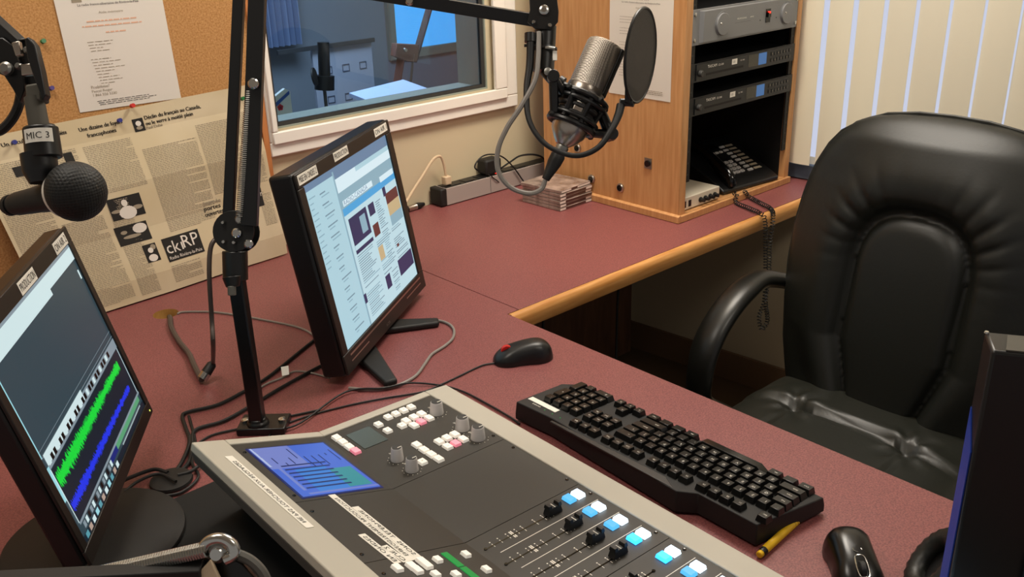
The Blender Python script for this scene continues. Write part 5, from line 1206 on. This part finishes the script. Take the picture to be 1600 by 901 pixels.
def gridmesh(sgn, dfun, off):
    b = MB(); vs = []
    for z in zz:
        hw = smooth_hw(z)
        for i in range(NX):
            s_ = -1+2*i/(NX-1); y = s_*hw; vs.append(V(backx(z)-sgn*dfun(s_, z, y), YC+y, z-.02*abs(s_)**4*0))
    fs = []
    for j in range(len(zz)-1):
        for i in range(NX-1):
            q = (j*NX+i, j*NX+i+1, (j+1)*NX+i+1, (j+1)*NX+i); fs.append(q if sgn < 0 else q[::-1])
    b.add(vs, fs); return b
b = gridmesh(1, relief, 0)
k = len(b.v); c2 = gridmesh(-1, lambda s_, z, y: .035*(max(0, 1-abs(s_)**4)**.5)*min(1, max(0, (.353-z)/.04))**.5, 0)
b.add(c2.v, c2.f)
b.build('backrest', M_['leather'], ch, ang=80)
# piping round the back outline
P = [V(backx(z)+.002, YC-smooth_hw(z)-.001, z) for z in zz[::7]]+[V(backx(.3535)+.002, YC, .3545)]+[V(backx(z)+.002, YC+smooth_hw(z)+.001, z) for z in zz[::7][::-1]]
b = MB(); b.tube(P, .0045, 8, 0, 2); b.build('piping', M_['leather'], ch)
# seat
def seatz(x, y):
    yy = y-YC; ex = max(0, 1-abs(yy/.268)**5)*max(0, 1-abs((x-.375)/.325)**6)
    z = -.325+.085*ex**.45
    cr = x-.47-.006*math.cos(yy*12)
    tt = min(1, max(0, (cr+.004+.004*math.sin(yy*31))/.012)); z += .014*tt*tt*(3-2*tt)*max(0, 1-(x-.47)/.2)*ex
    z -= .004*math.exp(-((cr+.008)/.008)**2)*(1 if abs(yy) < .16 else .35)*ex
    for ty in (-.125, .125):
        r2 = ((x-.466)/.016)**2+((yy-ty)/.018)**2; z -= .014*math.exp(-r2)
        if x < .466: z -= .0045*math.exp(-((yy-ty*(1+(.466-x)*.5))/.006)**2)*ex
        a = math.atan2(yy-ty, x-.466); rr = math.hypot(x-.466, yy-ty); z += .0035*math.exp(-((rr-.035)/.025)**2)*math.cos(a*6)
    if x > .48: z += .0025*math.sin(yy*40+x*50)*math.exp(-((abs(yy)-.19)/.06)**2)
    return z
nx, ny = 76, 80; b = MB(); vs = []
for i in range(nx+1):
    for j in range(ny+1):
        x = .055+.64*i/nx; y = YC-.2675+.535*j/ny; vs.append(V(x, y, seatz(x, y)))
fs = [(i*(ny+1)+j, (i+1)*(ny+1)+j, (i+1)*(ny+1)+j+1, i*(ny+1)+j+1) for i in range(nx) for j in range(ny)]
b.add(vs, fs)
bd = [i*(ny+1) for i in range(nx+1)]+[nx*(ny+1)+j for j in range(1, ny+1)]+[i*(ny+1)+ny for i in range(nx-1, -1, -1)]+[j for j in range(ny-1, 0, -1)]
k = len(b.v); b.v += [(b.v[q][0], b.v[q][1], -.375) for q in bd]; n = len(bd)
b.f += [(bd[i], k+i, k+(i+1) % n, bd[(i+1) % n]) for i in range(n)]+[tuple(k+i for i in range(n-1, -1, -1))]; b.m += [0]*(n+1)
b.build('seat', M_['leatherseat'], ch, ang=80)
for sg in (1, -1):
    ya = YC+sg*.338; b = MB()
    pth = [V(.735, YC+sg*.255, -.085), V(.70, YC+sg*.300, -.072), V(.635, ya, -.056), V(.56, ya, -.064), V(.49, ya, -.098), V(.436, ya, -.150), V(.412, ya, -.215), V(.420, ya, -.290), V(.49, ya-sg*.03, -.345), V(.53, ya-sg*.09, -.378)]
    b.tube(pth, [.015, .018, .021, .022, .022, .022, .021, .020, .016, .013], 20, 0, 6, 1.75, (0, 1, 0)); b.build('armrest', M_['armplastic'], ch)
b = MB(); b.cyl((.38, YC, -.38), (.38, YC, -.55), .028, 20); b.cyl((.38, YC, -.50), (.38, YC, -.64), .022, 20); b.bb((.28, YC-.1, -.40), (.5, YC+.1, -.372)); b.build('gas_lift', M_['black'], ch, bevel=.003)
for i in range(5):
    a = 2*PI*i/5+.3; d = V(math.cos(a), math.sin(a), 0); b = MB(); p0_ = V(.38, YC, -.640); b.tube([p0_, p0_+d*.15+V(0, 0, -.008), p0_+d*.29+V(0, 0, -.030)], [.028, .022, .016], 10, 0, 3, .7); lg = b.build('leg', M_['black'], ch)
    b = MB(); c = p0_+d*.29+V(0, 0, -.070); s_ = V(-d[1], d[0], 0); b.cyl(c-s_*.022, c-s_*.005, .028, 18); b.cyl(c+s_*.005, c+s_*.022, .028, 18); b.cyl(c, c+V(0, 0, .045), .006, 8); b.build('caster', M_['black'], lg)

# ================================================================== UNDER THE COUNTER
t = thing('computer_tower', (.15, .34, FL+.001), 'black computer tower with a red light under the counter', 'computer')
b = MB(); b.bb((.06, .10, FL+.001), (.25, .54, FL+.43)); b.build('case', M_['black'], t, bevel=.004)
b = MB(); b.lathe((.10, .0995, FL+.40), (0, -1, 0), [(.004, 0), (.003, .002)], 10); b.build('power_light', M_['redglow'], t)
lab = ['black cable hanging against the back wall under the counter, near the tower', 'second black cable hanging under the counter next to the tower', 'black cable looping low under the middle of the counter', 'black cable hanging under the counter left of the chair armrest', 'long black cable sagging under the counter to the floor']
pths = [[(.30, .60, -.05), (.31, .58, -.25), (.33, .55, -.45), (.40, .50, FL+.02)], [(.36, .62, -.05), (.35, .60, -.20), (.38, .56, -.40), (.45, .5, FL+.02)],
        [(.48, .60, -.05), (.42, .58, -.16), (.45, .55, -.28), (.55, .50, -.45), (.62, .45, FL+.02)], [(.85, .62, -.05), (.93, .60, -.15), (.98, .56, -.26), (.92, .52, -.42), (.85, .46, FL+.02)],
        [(.70, .62, -.05), (.72, .60, -.2), (.62, .55, -.35), (.60, .50, -.5), (.70, .40, FL+.02)]]
for l_, p_ in zip(lab, pths): wires('cable', [V(*q) for q in p_], .0042, M_['rubber'], l_)
for i, (cx_, cy_, m, l_) in enumerate(((.62, .40, 'rubber', 'black coil of cable on the floor under the counter'), (.50, .46, 'rubber', 'second black coil of cable on the floor near the tower'), (.72, .44, 'beige', 'tan coil of cable on the floor under the counter'))):
    P = []
    for k in range(40): a = k*.55; r_ = .085+.02*math.sin(k*1.7); P.append(V(cx_+r_*math.cos(a), cy_+r_*math.sin(a)*.7, FL+.008+.0016*k+.012*abs(math.sin(k*.9))))
    wires('cable_coil', P, .0045, M_[m], l_, 'cable')

# ================================================================== THE STUDIO BEHIND THE GLASS
OY = 3.3
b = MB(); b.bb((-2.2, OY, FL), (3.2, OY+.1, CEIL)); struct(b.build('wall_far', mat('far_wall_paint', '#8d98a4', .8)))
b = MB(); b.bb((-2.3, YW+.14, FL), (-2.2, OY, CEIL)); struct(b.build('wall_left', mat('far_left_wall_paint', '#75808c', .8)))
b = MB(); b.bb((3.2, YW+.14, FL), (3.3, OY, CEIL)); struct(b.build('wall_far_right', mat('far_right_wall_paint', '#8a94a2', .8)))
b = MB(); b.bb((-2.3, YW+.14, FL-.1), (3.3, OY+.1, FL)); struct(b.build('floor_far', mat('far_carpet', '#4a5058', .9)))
fy = lambda x, y, Y: on_y(x, y, Y)
# bright window in the far wall
q0, q1 = fy(606, -60, OY), fy(706, 66, OY)
wz0, wz1 = q1[2], q1[2]+.9
b = MB(); b.bb((q0[0], OY-.006, wz0), (q1[0]+.04, OY-.001, wz1)); o = struct(b.build('window_3', glow('far_daylight', '#48b2ff', 1.3)))
b = MB(); frame_rect(b, q0[0]-.05, q1[0]+.09, wz0-.05, wz1+.05, .05, .05, .05, .05, OY-.03, OY-.001); b.build('window_frame', M_['reveal'], o)
# curtain
b = MB(); n = 60; x0, x1 = fy(398, 0, 3.1)[0], fy(466, 0, 3.1)[0]; zt, zb_ = 1.5, fy(430, 74, 3.1)[2]
for m, off in ((0, 0),):
    vs = [V(x0+(x1-x0)*i/n, 3.12+.035*math.sin(i*.75), z) for z in (zb_, zt) for i in range(n+1)]; b.add(vs, [(i, i+1, n+2+i, n+1+i) for i in range(n)])
    b.add([v+V(0, .004, 0) for v in vs], [(n+1+i, n+2+i, i+1, i) for i in range(n)])
tag(b.build('curtain', mat('blue_grey_curtain', '#7f93b8', .8)), 'pale blue pleated curtain in the room behind the glass, at the left', 'curtain')
# counter in the far studio
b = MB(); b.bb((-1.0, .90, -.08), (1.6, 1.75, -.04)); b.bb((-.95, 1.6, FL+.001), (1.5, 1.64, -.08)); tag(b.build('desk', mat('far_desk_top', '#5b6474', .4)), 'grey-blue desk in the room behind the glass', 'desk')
# large easel board
bd = [fy(487, 76, 2.1), fy(573, 60, 2.1)]
bz0 = bd[0][2]-.42
bt = thing('easel_board', ((bd[0][0]+bd[1][0])/2, 2.1, FL+.001), 'pale display board with faint drawings on a wooden easel behind the glass', 'board')
b = MB(); b.bb((bd[0][0], 2.10, bz0), (bd[1][0]+.02, 2.115, bd[0][2]))
for i in range(3):
    for j in range(3):
        xx_ = bd[0][0]+.05+i*.085; z2 = bd[0][2]-.08-j*.12; frame_rect(b, xx_, xx_+.035, z2-.03, z2, .003, .003, .003, .003, 2.098, 2.0995, 1)
b.build('board_sheet', [mat('far_board', '#98a0b0', .7), mat('far_marks', '#4a5266', .7)], bt)
b = MB(); b.bb((bd[0][0]-.16, 2.085, bd[0][2]-.005), (bd[1][0]+.03, 2.098, bd[0][2]+.012)); b.build('top_rail', mat('far_dark_rail', '#2c2f33', .6), bt)
for x in (bd[1][0]-.02, bd[0][0]+.03):
    b = MB(); b.bb((x, 2.12, FL+.001), (x+.05, 2.14, bd[0][2]-.09)); b.build('leg', mat('far_brown', '#6d4a40', .6), bt)
# card with diagonal stripe and red flower, standing near the glass
ca, cb_, cc, cd_ = fy(423, 178, .99), fy(455, 176, .99), fy(452, 142, .99), fy(421, 156, .99)
t = thing('greeting_card', ((ca[0]+cb_[0])/2, .99, -.039), 'white card with a blue stripe and red flower standing behind the glass', 'card')
cz = .32; ax0 = fy(418, 190, .99)[0]-.02
b = MB(); cw = [V(ax0, .99, -.038), V(cb_[0]+.004, .99, -.038), V(cc[0]+.002, .99, cc[2]), V(cc[0]-.012, .99, cc[2]+.008), V(ax0, .99, cd_[2]-.02)]
b.prism(cw[::-1], (0, .012, 0), 0)
b.prism([V(ax0, .9885, cd_[2]-.052), V(cc[0]-.001, .9885, cc[2]-.008), V(cc[0]-.001, .9885, cc[2]+.001), V(ax0, .9885, cd_[2]-.040)], (0, .001, 0), 1)
b.build('card_sheet', [mat('far_white_card', '#d6dedc', .6), mat('far_blue_ink', '#2c55a4', .6)], t, smooth=False)
fc = fy(439, 168, .985); b = MB()
for i in range(5): a = i*2*PI/5+.3; b.lathe((fc[0]+.005*math.cos(a), .9885, fc[2]+.005*math.sin(a)), (0, -1, 0), [(.0042, 0), (.0042, .0008)], 12, 0)
b.lathe((fc[0], .9883, fc[2]), (0, -1, 0), [(.003, 0), (.003, .0013)], 10, 1); b.build('flower', [mat('far_red', '#c8283c', .6), mat('far_red_dark', '#801828', .6)], t)
# dark microphone on an arm behind the glass
t = thing('studio_microphone', (fy(507, 140, 1.5)[0], 1.5, -.039), 'dark microphone on a slim stand behind the glass, left side', 'microphone', None)
b = MB(); b.tube([fy(508, 138, 1.5), fy(505, 66, 1.5)], .020, 14, 0, 1); b.cyl(fy(507, 118, 1.5), fy(507, 140, 1.5), .034, 16); b.build('body', M_['black'], t)
b = MB(); b.cyl(fy(507, 140, 1.5), V(fy(507, 140, 1.5)[0], 1.5, -.035), .006, 10); b.lathe((fy(507, 140, 1.5)[0], 1.5, -.039), (0, 0, 1), [(.06, 0), (.06, .01), (.01, .016)], 20); b.build('stand', M_['greyd'], t)
b = MB(); c = fy(490, 120, 1.48); b.lathe(c, V(.5, -.5, .1), [(.030, 0), (.030, .006), (.001, .008)], 22); b.build('disc_filter', M_['blackm'], t)
# dark boom arm crossing the bright window
t = thing('microphone_boom_arm', (fy(612, 152, 1.4)[0], 1.4, -.039), 'dark boom arm behind the glass crossing the bright blue window', 'boom arm')
P1, P2, P3 = fy(680, -20, 1.4), fy(648, 92, 1.4), fy(606, 156, 1.4)
fm = mat('far_arm', '#3a3038', .5)
b = MB(); bar(b, P1, P2, .022, .02); b.build('arm_bar', fm, t, bevel=.002)
b = MB(); bar(b, fy(627, 88, 1.4), V(fy(598, 200, 1.4)[0], 1.4, -.036), .026, .02); b.build('arm_bar', mat('far_arm_brown', '#5c3d3a', .5), t, bevel=.002)
b = MB(); bar(b, fy(646, 84, 1.39), V(fy(628, 190, 1.39)[0], 1.39, -.036), .008, .008); b.build('tension_spring', M_['steel'], t)
b = MB(); b.prism([fy(620, 68, 1.385), fy(655, 70, 1.385), fy(652, 98, 1.385), fy(636, 96, 1.385), fy(618, 88, 1.385)], (0, .03, 0)); b.build('joint_plate', mat('far_joint', '#6a4840', .5), t, bevel=.002)
b = MB(); b.lathe(fy(633, 78, 1.38), (0, -1, 0), [(.008, 0), (.006, .006)], 12); b.build('bolt', M_['chrome'], t)
# open white folder / paper near the glass
b = MB(); pp = [V(.32, .92, -.039), V(.58, .92, -.039), V(.58, 1.25, -.039), V(.32, 1.25, -.039)]; 
wa, wb = fy(625, 158, 1.02), fy(712, 140, 1.02)
b.prism([V(wa[0], 1.02, wa[2]-.05), V(wb[0], 1.02, wb[2]-.04), V(wb[0], 1.30, wb[2]-.01), V(wa[0], 1.30, wa[2]-.02)], (0, 0, .012)); 
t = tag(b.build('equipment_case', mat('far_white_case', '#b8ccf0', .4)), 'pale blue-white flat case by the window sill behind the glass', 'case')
b = MB(); b.bb((wa[0]+.02, 1.04, -.038), (wb[0]-.02, 1.28, wa[2]-.052)); b.build('stand', M_['greyd'], t, origin=V(*t['_o']))

# ================================================================== put everything on the real floor height
for o in list(COL.objects):
    if o.parent is None and o.type != 'CAMERA':
        o.location.z += DESK
    if '_o' in o: del o['_o']
cam.location.z += DESK
